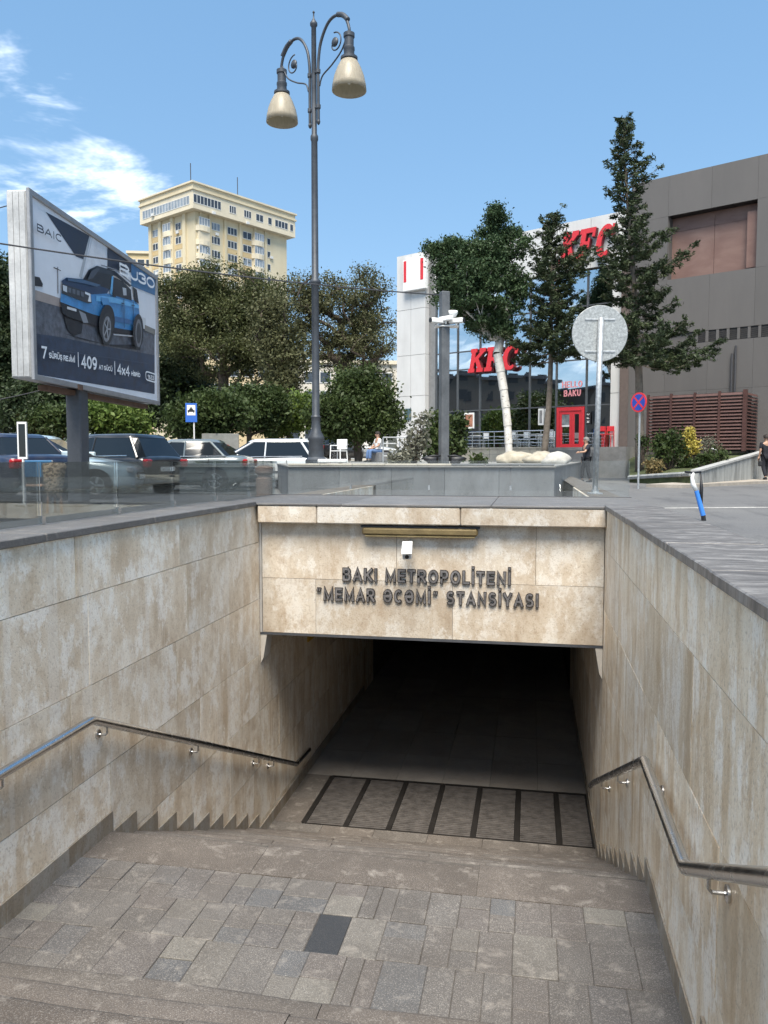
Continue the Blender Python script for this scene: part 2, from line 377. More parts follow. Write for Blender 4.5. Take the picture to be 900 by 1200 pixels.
def text_width(s, h, gap, wscale=1.0): return sum((GL[c][0] * h * wscale if c != ' ' else 0.34 * h) + gap for c in s) - gap
def text(s, x0, y0, h, t, gap, d0, d1, fn, mat, parent, wscale=1.0, name='letter', fit=None, merge=False, inner=None, slant=0.0):
    if fit: wscale = wscale * 1.0; gap = gap; wscale *= max(0.3, (fit - sum(0.34 * h for c in s if c == ' ') - gap * (len(s) - 1)) / sum(GL[c][0] * h * wscale for c in s if c != ' '))
    x = x0; allmb = MB()
    for c in s:
        if c == ' ': x += 0.34 * h + gap; continue
        mb = allmb if merge else MB()
        W = glyph(mb, c, x, y0, h, t, d0, d1, fn, wscale, slant=slant)
        if not merge:
            o = mb.build(name, mat, parent)
            if inner:
                ib = MB(); glyph(ib, c, x, y0, h, t, d1 + .001, d1 + (d1 - d0) * .12 + .001, fn, wscale, grow=-t * h * 0.42)
                ib.build('letter_face', inner, o)
        x += W + gap
    if merge: return allmb.build(name, mat, parent)

# ================================================================== THE STAIRWELL
XL, XR, YF = -2.98, 0.766, 8.45
ZL = -2.70; ZF = -4.30; RISE, RUN = 0.16, 0.347; YE = 5.17      # landing, tunnel floor, flight, landing edge
YU, RUNU = 3.48, 0.32                                            # upper flight: first nosing above the landing

# ---- street ground with the stairwell cut out of it
M_ASPH = NT('asphalt'); k = M_ASPH; w = k.coords()
k.base(k.mix(k.ramp(k.noise(w, 0.35, 5, 0.6), [(0.35, 0.0), (0.7, 1.0)]), k.ramp(k.noise(w, 45, 3, 0.7), [(0.3, (0.085, 0.085, 0.088)), (0.7, (0.15, 0.15, 0.15))]),
             k.ramp(k.noise(w, 30, 3, 0.7), [(0.3, (0.12, 0.118, 0.115)), (0.7, (0.19, 0.187, 0.18))])))
k.rough(0.85); k.bump(k.noise(w, 60, 3, 0.7), 0.4, 0.01)
last = k.b.inputs['Base Color'].links[0].from_socket
k.base(k.mix(k.math('MULTIPLY', k.ramp(k.noise(k.coords((1, .25, 1)), 1.1, 6, .72), [(.52, 0.0), (.62, 1.0)]), .45), last, (.055, .055, .057))); M_ASPH = k.m
gx0, gx1, gy0, gy1 = -3.43, 1.23, 0.20, 10.30
mb = MB(); B = 900
mb.add([(-B, -B, G), (B, -B, G), (B, gy0, G), (-B, gy0, G)], [(0, 1, 2, 3)])
mb.add([(-B, gy1, G), (B, gy1, G), (B, B, G), (-B, B, G)], [(0, 1, 2, 3)])
mb.add([(-B, gy0, G), (gx0, gy0, G), (gx0, gy1, G), (-B, gy1, G)], [(0, 1, 2, 3)])
mb.add([(gx1, gy0, G), (B, gy0, G), (B, gy1, G), (gx1, gy1, G)], [(0, 1, 2, 3)])
struct(mb.build('ground', M_ASPH))

# ---- travertine walls
def tile_wall(name, label, x, sgn, mat, offs, mat_t):
    t = thing(name, label, 'wall', (x, 4.0, ZF))
    xb0, xb1 = (x - 0.45, x - 0.034) if sgn > 0 else (x + 0.034, x + 0.45)
    MB().box(xb0, xb1, 0.20, 24.0, ZF - 0.6, -0.515).build('wall_core', M_BACK, t)
    zs = [-0.515, -0.925, -1.565, -2.205, -2.845, -3.485, -4.125, -4.80]
    for r in range(7):
        y = offs[r % len(offs)] - 1.6 * 5
        while y < 15.5:
            y0, y1 = max(y, 0.20), min(y + 1.6, 15.0)
            if y0 < 8.45 < y1 and y1 - 8.45 > 0.25 and 8.45 - y0 > 0.25: cuts = [(y0, 8.45), (8.45, y1)]
            else: cuts = [(y0, y1)]
            for c0, c1 in cuts:
                if c1 - c0 < 0.08: continue
                p = random.uniform(0, 0.0025); g = 0.0025
                if sgn > 0: MB().box(x - 0.034, x - p, c0 + g, c1 - g, zs[r + 1] + g, zs[r] - g).build('tile', mat if c1 < 8.6 else mat_t, t)
                else: MB().box(x + p, x + 0.034, c0 + g, c1 - g, zs[r + 1] + g, zs[r] - g).build('tile', mat if c1 < 8.6 else mat_t, t)
            y += 1.6
    # skirting: landing pieces and one block for every step
    def sk(y0, y1, z0, z1):
        q = random.uniform(0.010, 0.016)
        if sgn > 0: MB().box(x + 0.0005, x + q, y0 + .002, y1 - .002, z0, z1).build('skirting', M_SKIRT, t)
        else: MB().box(x - q, x - 0.0005, y0 + .002, y1 - .002, z0, z1).build('skirting', M_SKIRT, t)
    for a, b in ((3.48, 3.98), (3.98, 4.62), (4.62, YE + 0.02)): sk(a, b, ZL - 0.05, ZL + 0.135)
    for i in range(1, 10): sk(YE + RUN * (i - 1) + 0.02, YE + RUN * i + 0.02, ZL - RISE * i - 0.05, ZL - RISE * (i - 1) - 0.015)
    for i in range(1, 10): sk(YU - RUNU * i, YU - RUNU * (i - 1), ZL + RISE * i - 0.05, ZL + RISE * i + 0.135)
    for a, b in ((8.31, 9.3), (9.3, 10.9), (10.9, 12.5), (12.5, 14.1)): sk(a, b, ZF - 0.05, ZF + 0.13)
    return t
tile_wall('stairwell_wall', 'pale travertine wall along the left side of the underpass stairs', XL, 1, M_TRAV_L, (4.80, 4.94, 4.70, 5.18, 4.3, 5.0, 4.6), M_TRAV_T)
tile_wall('stairwell_wall', 'streaked brown travertine wall along the right side of the underpass stairs', XR, -1, M_TRAV_R, (4.1, 5.5, 4.9, 4.3, 5.2, 4.6, 5.0), M_TRAV_T)

# ---- granite caps on the side walls
def cap(name, label, x0, x1, cuts, mat, z):
    t = thing(name, label, 'coping', ((x0 + x1) / 2, 4, z - 0.05))
    for a, b in zip(cuts[:-1], cuts[1:]):
        dz = random.uniform(-.002, .002)
        MB().bbox(x0 + random.uniform(-.004, .004), x1, a + .003, b - .003, z - 0.052 + dz, z + dz, 0.006).build('coping_slab', mat, t)
    return t
k = NT('cap_streaked'); w = k.coords((2.2, 6.0, 1.0), rnd=5.0, rot=(0, 0, 0.25))
k.base(k.ramp(k.noise(w, 1.6, 8, 0.75, 0.9), [(0.3, (0.07, 0.064, 0.06)), (0.5, (0.14, 0.132, 0.126)), (0.66, (0.30, 0.288, 0.275))])); k.rough(k.math('ADD', k.math('MULTIPLY', k.noise(w, 2, 4), 0.4), 0.25))
k.bump(k.noise(k.coords(), 40, 4, 0.6), 0.3, 0.004); M_CAPR = k.m
cap('wall_coping', 'narrow grey granite coping on top of the left stairwell wall', -3.46, XL + 0.025, [0.2, 1.6, 3.0, 4.45, 5.9, 7.2, 8.30], M_CAPG, -0.463)
cap('wall_coping', 'broad streaky grey stone coping on top of the right stairwell wall', XR - 0.022, 1.26, [0.2, 1.9, 3.5, 4.6, 5.9, 6.5, 7.4, 8.30], M_CAPR, -0.463)
# outer faces of the side parapets, above the street
tag(MB().box(-3.44, -3.435 + 0.03, 0.2, 10.30, G - 0.02, -0.52).build('parapet_face', M_CAPG), 'low outer face of the left parapet towards the parking lot', 'parapet')
tag(MB().box(1.225, 1.25, 0.2, 10.30, G - 0.02, -0.52).build('parapet_face', M_CAPG), 'low outer face of the right parapet towards the road', 'parapet')

# ---- entrance portal: lintel with tiles, projecting lip, roof slab
portal = thing('entrance_portal', 'travertine portal over the dark underpass opening carrying metal lettering', 'portal', (-1.1, YF, ZF))
MB().box(XL + .003, XR - .003, YF + 0.032, YF + 0.5, -1.945, -0.56).build('lintel_core', M_BACK, portal)
rows = [(-1.327, -0.70, [XL + .03, -1.42, 0.066, XR - .004]), (-1.945, -1.327, [XL + .03, -2.33, -0.81, XR - .004])]
for z0, z1, xs in rows:
    for a, b in zip(xs[:-1], xs[1:]):
        p = random.uniform(0, .002)
        MB().box(a + .002, b - .002, YF + p, YF + .031, z0 + .002, z1 - .002).build('tile', M_TRAV_F, portal)
MB().box(XL + .004, XL + .028, YF - .012, YF + .03, -1.945, -0.70).build('corner_trim', plain('trim_aluminium', (0.55, 0.53, 0.5), .45, .4, .1), portal)
MB().box(XL + .002, XR - .002, YF - .006, YF + .55, -1.972, -1.947).build('drip_edge', M_DSTEEL, portal)
for a, b in zip([XL - .03, -2.28, -0.72, XR - .001][:-1], [XL - .03, -2.28, -0.72, XR - .001][1:]):
    MB().bbox(max(a, XL + .026) + .003, b - .003, 8.31, 8.62, -0.70, -0.508, .012).build('lip_stone', M_TRAV_F, portal)
for a, b in zip([-3.46, -2.0, -0.4, 1.26][:-1], [-3.46, -2.0, -0.4, 1.26][1:]):
    MB().bbox(a + .002, b - .002, 8.303, 10.26, -0.5065, -0.47 - .012, .005).build('roof_slab', M_CAPG, portal)
for sx, xa in ((1, XL + .004), (-1, XR - .004)):      # plaster haunches below the lintel ends
    MB().prism([(0, -1.974), (0, -2.30), (.03, -2.24), (.075, -1.974)], YF - .002, YF + .22, lambda u, v, d, s=sx, x0=xa: (x0 + s * u, d, v)).build('haunch', plain('haunch_plaster', (.55, .5, .43), .8, 0, .1), portal)
# lettering
fnF = lambda u, v, d: (u, YF - d, v)
M_LET = plain('letter_dark_metal', (0.045, 0.04, 0.04), 0.4, 0.5, 0.3, 9)
M_LETF = plain('letter_face_metal', (0.24, 0.225, 0.22), 0.35, 0.5, 0.35, 7)
sgn = thing('station_lettering', 'two rows of raised metal station name letters on the portal', 'lettering', (-1.1, YF, -1.55))
def portal_text(s, x0, x1, z, h):
    gap = 0.016; t = 0.22
    base = sum(GL[c][0] * h for c in s if c != ' '); sp = 0.36 * h * s.count(' ') + gap * (len(s) - 1)
    ws = (x1 - x0 - sp) / base; x = x0
    for c in s:
        if c == ' ': x += 0.36 * h + gap; continue
        m = MB(); W = glyph(m, c, x, z, h, t, -0.001, 0.026, fnF, ws); o = m.build('letter', M_LET, sgn)
        m = MB(); glyph(m, c, x, z, h, t, 0.0265, 0.030, fnF, ws, grow=-t * h * 0.36); m.build('letter_face', M_LETF, o)
        x += W + gap
portal_text('BAKI METROPOL\u0130TEN\u0130', -2.02, -0.19, -1.338, 0.150)
portal_text('\u201cMEMAR \u018fC\u018fM\u0130\u201d STANS\u0130YASI', -2.32, 0.10, -1.562, 0.150)
# strip light and camera
lt = thing('strip_light', 'long brownish strip light fixture under the portal lip', 'lamp', (-1.15, 8.40, -0.8))
M_BRASS = plain('aged_housing', (0.17, 0.125, 0.055), 0.5, 0.2, 0.25, 4)
MB().bbox(-1.78, -0.54, 8.33, 8.449, -0.815, -0.735, .018).build('housing', M_BRASS, lt)
MB().bbox(-1.75, -0.57, 8.345, 8.44, -0.835, -0.8155, .006).build('diffuser', plain('yellowed_diffuser', (.30, .23, .11), .4, 0, .2), lt)
MB().box(-1.80, -0.52, 8.36, 8.449, -0.734, -0.715).build('mounting_rail', M_DKGREY, lt)
cc = thing('security_camera', 'small white box camera hanging below the strip light', 'camera', (-1.26, 8.40, -0.95))
Mx = Matrix.Translation((-1.265, 8.20, -0.965)) @ Matrix.Rotation(R(24), 4, 'X') @ Matrix.Rotation(R(6), 4, 'Z') @ Matrix.Scale(.82, 4)
MB(Mx).bbox(-.058, .058, -.13, .16, -.05, .05, .012).build('housing', M_WHITE, cc)
MB(Mx).bbox(-.066, .066, -.165, .15, .052, .060, .003).build('sun_shield', M_WHITE, cc)
MB(Mx).lathe([(.026, 0), (.026, .014), (.018, .016)], (0, -.131, -.004), 14, Vector((0, -1, 0))).build('lens', M_BLACK, cc)
MB(Mx).bbox(-.05, .05, -.1335, -.1305, -.042, .042, .001).build('front_glass', plain('camera_front', (.62, .61, .58), .4), cc)
MB().tube([(-1.265, 8.449, -.88), (-1.265, 8.36, -.90), (-1.265, 8.27, -.93)], .016, 8).build('bracket', M_WHITE, cc)

# ---- landing, paved with worn granite setts
land = sempty('landing', (-1.1, 4.3, ZL))
MB().box(XL + .001, XR - .001, 3.2, YE - .003, ZL - 0.35, ZL - 0.007).build('mortar_bed', M_BED, land)
def paver(x0, x1, y0, y1, mat, z=ZL, h=.05):
    g = random.uniform(.0006, .0022); dz = random.uniform(-.003, .003); tx, ty = random.uniform(-.006, .006), random.uniform(-.005, .005)
    m = MB(); m.bbox(x0 + g, x1 - g, y0 + g, y1 - g, z - h, z + dz, .0035)
    cx, cy = (x0 + x1) / 2, (y0 + y1) / 2
    m.v = [(x, y, zz + (x - cx) * tx + (y - cy) * ty) if zz > z - .02 else (x, y, zz) for x, y, zz in m.v]
    return m.build('paver', mat, land)
bands = [3.20, 3.62, 4.045, 4.415, 4.77]
for bi in range(4):
    ya, yb = bands[bi], bands[bi + 1]; x = XL + .002; first = True
    while x < XR - .003:
        w_ = random.choice((.15, .18, .19, .2, .21, .24, .3)); x1 = x + w_
        if bi == 2:
            if x < -1.20 and x1 > -1.30: x1 = -1.20
            elif abs(x + 1.20) < .001: x1 = -1.005
        if XR - .002 - x1 < .10: x1 = XR - .002
        if bi == 2 and abs(x + 1.20) < .001: paver(x, x1, ya, yb, M_PAVDARK)
        else:
            r_ = random.random(); oy = random.uniform(-.05, .05)
            if r_ < .45: ym = (ya + yb) / 2 + oy; paver(x, x1, ya, ym, M_PAVER); paver(x, x1, ym, yb, M_PAVER)
            elif r_ < .58 and x1 - x > .19: xm = (x + x1) / 2; paver(x, xm, ya, yb, M_PAVER); paver(xm, x1, ya, yb, M_PAVER)
            else: paver(x, x1, ya, yb, M_PAVER)
        x = x1

# ---- flights of steps: worn slabs with rounded noses
def worn_slab(parent, x0, x1, y0, y1, z, nose, th=.14, name='step_slab'):
    n = 14; m = MB(); prof = []
    d = 1 if nose > 0 else -1; yn, yb = (y1, y0) if d > 0 else (y0, y1)
    for y_, dz in ((yb, 0), (yn - d * .09, -.002), (yn - d * .035, -.006), (yn - d * .012, -.014), (yn, -.034)): prof.append((y_, dz))
    vs = []; ph = random.uniform(0, 6)
    for i in range(n + 1):
        x = x0 + .002 + (x1 - x0 - .004) * i / n; wv = .004 * math.sin(x * 5 + ph) + random.uniform(-.002, .002)
        for j, (y_, dz) in enumerate(prof):
            f = j / (len(prof) - 1); vs.append((x, y_ + d * wv * f * 1.3, z + dz * (1 + .4 * math.sin(x * 3 + ph)) + random.uniform(-.0012, .0012)))
        vs.append((x, yn - d * .006, z - th)); vs.append((x, yb, z - th))
    q = len(prof) + 2; fs = []
    for i in range(n):
        for j in range(q):
            a, b = i * q + j, i * q + (j + 1) % q; c, e = a + q, b + q
            if (i + 1) * q + (j + 1) % q < len(vs): fs.append((a, c, e, b) if d > 0 else (a, b, e, c))
    fs += [tuple(range(q)), tuple(range(n * q, n * q + q))[::-1]]
    o = m.add(vs, fs).build(name, M_SLAB, parent)
    bm = bmesh.new(); bm.from_mesh(o.data); bmesh.ops.recalc_face_normals(bm, faces=bm.faces); bm.to_mesh(o.data); bm.free()
    return smooth_angle(o, 50)
stairs = sempty('stairs', (-1.1, 6.8, ZF))
def slab_row(parent, y0, y1, z, nose, n=3):
    xs = [XL + .001] + sorted(XL + (XR - XL) * (i / n) + random.uniform(-.25, .25) for i in range(1, n)) + [XR - .001]
    for a, b in zip(xs[:-1], xs[1:]): worn_slab(parent, a, b, y0, y1, z, nose)
slab_row(stairs, 4.772, YE + .02, ZL, 1)
MB().box(XL + .002, XR - .002, 4.8, YE - .01, ZF - .3, ZL - .15).build('step_base', M_BED, stairs)
for i in range(1, 10):
    y0 = YE + RUN * (i - 1); slab_row(stairs, y0 - .005, y0 + RUN + .02, ZL - RISE * i, 1)
    MB().box(XL + .002, XR - .002, y0 - .008, y0 + RUN - .01, ZF - .3, ZL - RISE * i - .142).build('step_base', M_BED, stairs)
upper = sempty('upper_stairs', (-1.1, 2.0, ZL))
for i in range(1, 12):
    y1 = YU - RUNU * (i - 1); slab_row(upper, y1 - RUNU - .005 if i < 11 else -.6, y1, ZL + RISE * i, 1, 2)
    MB().box(XL + .002, XR - .002, y1 - RUNU - .008, y1 - .03, ZL - .4, ZL + RISE * i - .142).build('step_base', M_BED, upper)

# ---- tunnel floor, ceiling, end wall, grating
M_TFLOOR = granite('tunnel_floor_stone', [(0, (0.24, 0.215, 0.19)), (1, (0.30, 0.275, 0.25))], .3, .55, .3)
tf = sempty('tunnel_floor', (-1.1, 14, ZF))
MB().box(XL + .001, XR - .001, 8.0, 24, ZF - .3, ZF - .08).build('floor_base', M_BED, tf)
for xi in range(6):
    a, b = XL + .002 + (XR - XL - .004) * xi / 6, XL + .002 + (XR - XL - .004) * (xi + 1) / 6
    for ya, yb in ((8.26, 8.80), (10.25, 11.2), (11.2, 12.2), (12.2, 13.2), (13.2, 14.2), (14.2, 15.2), (15.2, 24)):
        MB().box(a + .002, b - .002, ya + .002, yb - .002, ZF - .06, ZF + random.uniform(-.002, 0)).build('floor_slab', M_TFLOOR if ya > 9 else M_SLAB, tf)
for ya, yb in ((8.802, 9.5), (9.5, 10.248)): MB().box(XL + .003, -2.615, ya + .002, yb - .002, ZF - .06, ZF - .001).build('floor_slab', M_SLAB, tf)
struct(MB().box(XL - .4, XR + .4, YF + .02 + .49, 24, -1.93, -1.6).build('tunnel_ceiling', plain('tunnel_ceiling_paint', (.30, .28, .26), .9)))
struct(MB().box(XL + .001, XR - .001, 23.6, 23.9, ZF, -1.94).build('tunnel_end_wall', plain('tunnel_end', (.2, .19, .17), .8)))
gr = thing('floor_grating', 'row of ribbed metal entrance grates at the foot of the stairs', 'grating', (-1.1, 9.5, ZF - .08))
M_GRATE = plain('grate_brown_metal', (0.16, 0.145, 0.135), 0.55, .5, .3, 10); M_GFR = plain('grate_frame', (.03, .027, .025), .5, .4)
gx = [-2.60, -2.09, -1.58, -1.09, -.6, -.105, .37, XR - .005]
MB().box(-2.61, XR - .003, 8.815, 10.235, ZF - .078, ZF - .05).build('pit', M_BLACK, gr)
for a, b in zip(gx[:-1], gx[1:]):
    m = MB(); y = 8.835
    while y < 10.20: m.box(a + .035, b - .035, y, y + .030, ZF - .045, ZF - .003); y += .046
    m.build('grate_panel', M_GRATE, gr)
for x in gx[0:-1]:
    MB().box(x - .030, x + .030, 8.82, 10.23, ZF - .045, ZF + .003).build('divider', M_GFR, gr)
MB().box(-2.60, XR - .004, 10.231, 10.249, ZF - .05, ZF + .004).build('frame_bar', M_GFR, gr)
MB().box(-2.60, XR - .004, 8.803, 8.819, ZF - .05, ZF + .004).build('frame_bar', M_GFR, gr)
ys = thing('warning_sign', 'small yellow notice on the left tunnel wall just inside', 'sign', (XL, 10.6, -2.2))
MB().box(XL + .003, XL + .016, 10.35, 10.72, -2.50, -2.06).build('plate', plain('notice_yellow', (.55, .33, .04), .6, 0, .15), ys)
fnN = lambda u, v, d: (XL + .016 + d, 10.72 - .37 + u, v)
MB().prism([(.10, -2.2), (.27, -2.2), (.27, -2.14), (.10, -2.14)], .0005, .003, fnN).build('symbol', M_BLACK, ys)
MB().prism([(.13, -2.42), (.24, -2.42), (.24, -2.25), (.13, -2.25)], .0005, .003, fnN).build('symbol', M_BLACK, ys)
hs_ = thing('hanging_sign', 'dim white hanging sign plate under the tunnel ceiling at right', 'sign', (.5, 13.0, -1.93))
MB().bbox(.38, .62, 13.0, 13.04, -2.28, -2.04, .005).build('plate', M_WHITE, hs_)
MB().tube([(.42, 13.02, -2.05), (.42, 13.02, -1.93)], .006, 6).build('hanger', M_DKGREY, hs_); MB().tube([(.58, 13.02, -2.05), (.58, 13.02, -1.93)], .006, 6).build('hanger', M_DKGREY, hs_)

# ---- handrails
def rail(label, x, wallx, pts, br):
    t = thing('handrail', label, 'handrail', (x, 4.5, ZL))
    P = [(x, y, z) for y, z in pts]
    o = MB().tube(P, .030, 14).build('rail_tube', M_STEEL, t); smooth_angle(o, 40)
    for y, z in br:
        m = MB(); s = 1 if wallx > x else -1
        o = m.tube([(x, y, z - .024), (x, y, z - .075), (x + s * .012, y, z - .088), (wallx - s * .006, y, z - .088)], .008, 8).build('bracket', M_STEEL, t)
        q = MB().lathe([(.034, 0), (.034, .010), (.026, .013)], (wallx - s * .001, y, z - .088), 16, Vector((-s, 0, 0))).build('rosette', M_STEEL, o); smooth_angle(q, 40)
    return t
zl = -1.765; sl_ = .452
def zr(y, y0, z0): return z0 - sl_ * (y - y0)
rail('stainless handrail on the left stairwell wall', XL + .075, XL, [(3.0, zl + .4), (3.55, zl), (3.6, zl), (4.80, zl), (4.84, zl - .006), (9.55, zr(9.55, 4.84, zl)), (10.15, zr(9.55, 4.84, zl) - .03)],
     [(3.9, zl), (5.02, zr(5.02, 4.84, zl)), (6.55, zr(6.55, 4.84, zl)), (8.15, zr(8.15, 4.84, zl)), (8.65, zr(8.65, 4.84, zl))])
zl2 = -1.80
rail('stainless handrail on the right stairwell wall', XR - .075, XR, [(1.2, zl2 + 1.18), (2.39, zl2 + .59), (3.55, zl2 + .01), (3.6, zl2), (4.83, zl2), (4.87, zl2 - .01), (8.3, zr(8.3, 4.87, zl2)), (8.75, zr(8.75, 4.87, zl2) - .02)],
     [(3.12, zl2 + .23), (4.62, zl2), (6.2, zr(6.2, 4.87, zl2)), (7.5, zr(7.5, 4.87, zl2))])

# ---- glass balustrade on the portal roof
M_GLASSB = emit_free_glass('balustrade_glass', (.85, .9, .92), 0.06, (.95, .97, .97))
gb = thing('glass_balustrade', 'low clear glass balustrade along the back of the portal roof', 'balustrade', (-1.1, 10.3, -.5))
gxs = [-3.40, -2.35, -1.30, -.25, .80, 1.22]
for a, b in zip(gxs[:-1], gxs[1:]):
    MB().box(a + .006, b - .006, 10.285, 10.297, -.475, -.02).build('glass_panel', M_GLASSB, gb)
MB().bbox(-3.42, 1.24, 10.262, 10.32, -.56, -.474, .004).build('base_channel', M_DKGREY, gb)
for x in gxs[1:-1]:
    MB().box(x - .012, x + .012, 10.279, 10.303, -.40, -.34).build('clamp', M_STEEL, gb)

M_GLASSL = emit_free_glass('side_glass', (.85, .9, .92), 0.025, (.96, .975, .975))
gl_ = thing('glass_balustrade', 'low clear glass balustrade standing on the left coping', 'balustrade', (-3.38, 6, -.46))
gys = [1.9, 2.95, 4.0, 5.05, 6.1, 7.15, 8.2, 9.25, 10.25]
for a, b in zip(gys[:-1], gys[1:]): MB().box(-3.386, -3.376, a + .006, b - .006, -.455 if b < 8.3 else -.475, -.02).build('glass_panel', M_GLASSL, gl_)
for a in gys[1:-1]: MB().box(-3.394, -3.368, a - .02, a + .02, -.460, -.40).build('clamp', M_STEEL, gl_)

# ================================================================== STREET LEVEL
# raised plaza in the middle, road to the right, parking lot to the left
M_CONC = plain('plaza_concrete', (0.17, 0.172, 0.175), 0.85, 0, 0.25, 1.3, 0.2)
M_PLZ = plain('plaza_paving', (0.27, 0.255, 0.235), 0.8, 0, 0.2, 2.0, 0.2)
A_, B_, C_ = atz(338, 16.0, PZ), atz(650, 15.2, PZ), atz(680, 36.5, PZ)
D_, E_ = atz(680, 60, PZ), atz(300, 75, PZ); E2 = atz(318, 34, PZ)
plz = [(p.x, p.y) for p in (A_, B_, C_, D_, E_, E2)]
pl = sempty('plaza', (A_.x, A_.y, G))
MB().prism(plz, G - .02, PZ - .03, lambda u, v, d: (u, v, d)).build('retaining_wall', M_CONC, pl)
cx = sum(p[0] for p in plz) / 6; cy = sum(p[1] for p in plz) / 6
MB().prism([(u + (u - cx) * .004, v + (v - cy) * .004) for u, v in plz], PZ - .028, PZ, lambda u, v, d: (u, v, d)).build('paving', M_PLZ, pl)
M_LSTONE = plain('pale_coping_stone', (0.50, 0.45, 0.37), .75, 0, .15, 3)
dv = (B_ - A_); L_ = dv.length; ex = dv.normalized(); ey = Vector((-ex.y, ex.x, 0))
MP = Matrix(((ex.x, ey.x, 0, A_.x), (ex.y, ey.y, 0, A_.y), (0, 0, 1, 0), (0, 0, 0, 1)))
nco = 8
k = NT('wall_panel_stone'); oi = k.n('ShaderNodeObjectInfo')
c = k.mix(k.ramp(k.noise(k.coords((1.5, 1.5, .5)), 1.2, 5, .7), [(.4, 0.0), (.68, 1.0)]), k.ramp(oi.outputs['Random'], [(0, (.15, .155, .16)), (1, (.20, .205, .21))]), (.115, .115, .115)); k.base(c); k.rough(.55); M_WPAN = k.m
for i in range(5): MB(MP).bbox(L_ * i / 5 + .002, L_ * (i + 1) / 5 - .002, -.045, -.002, G - .01, PZ - .035, .004).build('facing_panel', M_WPAN, pl)
for i in range(nco):
    MB(MP).bbox(L_ * i / nco + .004, L_ * (i + 1) / nco - .004, -.05, .28, PZ + .002, PZ + .04, .01).build('coping_stone', M_LSTONE if i < 5 else M_CONC, pl)

# white line and far kerb of the road
M_LINE = plain('road_paint', (.55, .53, .49), .8, 0, .3, 9)
p0, p1 = atz(735, 14.4, G + .004), atz(1150, 15.3, G + .004); d = (p1 - p0).normalized(); nn = Vector((-d.y, d.x, 0)) * .09
mb = MB()
for i in range(14):
    a, b = p0.lerp(p1, i / 14), p0.lerp(p1, (i + .985) / 14); ww = nn * random.uniform(.7, 1.1)
    mb.add([a - ww, b - ww, b + ww, a + ww], [(0, 1, 2, 3)])
struct(mb.build('road_marking', M_LINE))

# ---- facade frame shared by the restaurant and the grey mall
VPX = -670.0
ang = YAW + math.atan((CX - VPX) / F)
fr = Vector((math.sin(ang), -math.cos(ang), 0)); fn_ = Vector((-fr.y, fr.x, 0)) * 1   # fr: to the right and nearer
if fn_.dot(Vector((0, 1, 0))) < 0: fn_ = -fn_                                       # fn_: into the building
P0 = at(670, 538, 43.0)
MF = Matrix(((fr.x, fn_.x, 0, P0.x), (fr.y, fn_.y, 0, P0.y), (0, 0, 1, 0), (0, 0, 0, 1)))
def fsz(px, py, off=0.0):          # photo pixel -> (s, z) on the facade plane shifted by off into the building
    r = ray(px, py); t = ((P0 + fn_ * off).dot(fn_)) / r.dot(fn_); q = r * t; return (q - P0).dot(fr), q.z
def S(px, off=0.0): return fsz(px, 538, off)[0]
TZ = 0.60; ROOF = 12.55
M_KWHITE = NT('pale_cladding'); k = M_KWHITE; w = k.coords()
k.base(k.mix(k.math('MULTIPLY', k.ramp(k.noise(k.coords((2, 2, .3)), 1, 5, .6), [(.4, 0.0), (.75, 1.0)]), .25), k.ramp(k.noise(w, .5, 4), [(.3, (.56, .56, .55)), (.7, (.66, .66, .65))]), (.36, .35, .34))); k.rough(.55); M_KWHITE = k.m
M_KGLASS = emit_free_glass('curtain_glass', (.86, .91, .94), 0.72, (.45, .48, .5))
M_MULL = plain('mullion_grey', (.11, .115, .12), .4, .4, .1)
M_RED = plain('sign_red', (.62, .035, .045), .4, 0, .08); M_DRED = plain('dark_red', (.12, .008, .012), .5, 0, .1)
k_ = thing('restaurant_building', 'pale restaurant building with a tall reflective glass front behind the trees', 'building', tuple(MF @ Vector((S(600), 3, G))))
sL, sC, sG, sR, sE = S(470), S(503), S(511), S(717), S(733)
DEP = 22
def fb(name, mat, par, s0, s1, y0, y1, z0, z1): return MB(MF).box(s0, s1, y0, y1, z0, z1).build(name, mat, par)
# left column as stacked panels
zz_ = [TZ - 1.4, 2.2, 3.9, 6.4, 9.2, ROOF]
mid = (sL + sC) / 2
for a, b in zip(zz_[:-1], zz_[1:]):
    for s0, s1 in ((sL, mid), (mid, sC)): fb('cladding_panel', M_KWHITE, k_, s0 + .012, s1 - .012, -.45, -.05, a + .012, b - .012)
fb('column_core', plain('column_side', (.20, .205, .21), .6), k_, sL + .03, sC - .03, -.40, 4, TZ - 1.4, ROOF - .03)
fb('reveal', plain('column_side', (.2, .2, .2)), k_, sC + .002, sG, -.06, .5, TZ, ROOF - .02)
# top band
nb = 6
for i in range(nb):
    a, b = sG + (sE - sG) * i / nb, sG + (sE - sG) * (i + 1) / nb
    fb('cladding_panel', M_KWHITE, k_, a + .012, b - .012, -.25, .05, 9.98, ROOF)
fb('band_core', M_BACK, k_, sG + .01, sE - .02, -.2, .4, 9.96, ROOF - .03)
# right pier
for a, b in zip([TZ - .9, 3.4, 6.6, 9.97][:-1], [3.4, 6.6, 9.97]): fb('cladding_panel', M_KWHITE, k_, sR + .01, sE - .01, -.35, .3, a + .012, b - .012)
fb('side_wall', plain('column_side', (.2, .2, .2)), k_, sL + .04, sL + .4, .02, DEP, TZ - 1.5, ROOF - .05)
fb('roof', M_CONC, k_, sL + .05, sE, .42, DEP, ROOF - .4, ROOF - .12)
fb('back_wall', M_BACK, k_, sL + .05, sE, 7.0, 7.3, TZ - 1.5, ROOF - .4)
fb('storey_floor', plain('interior_floor', (.16, .15, .14), .6), k_, sG, sE, .15, 7, TZ - .3, TZ + .02)
fb('storey_floor', plain('interior_ceiling', (.10, .10, .10), .8), k_, sG, sE, .25, 7, 5.45, 6.15)
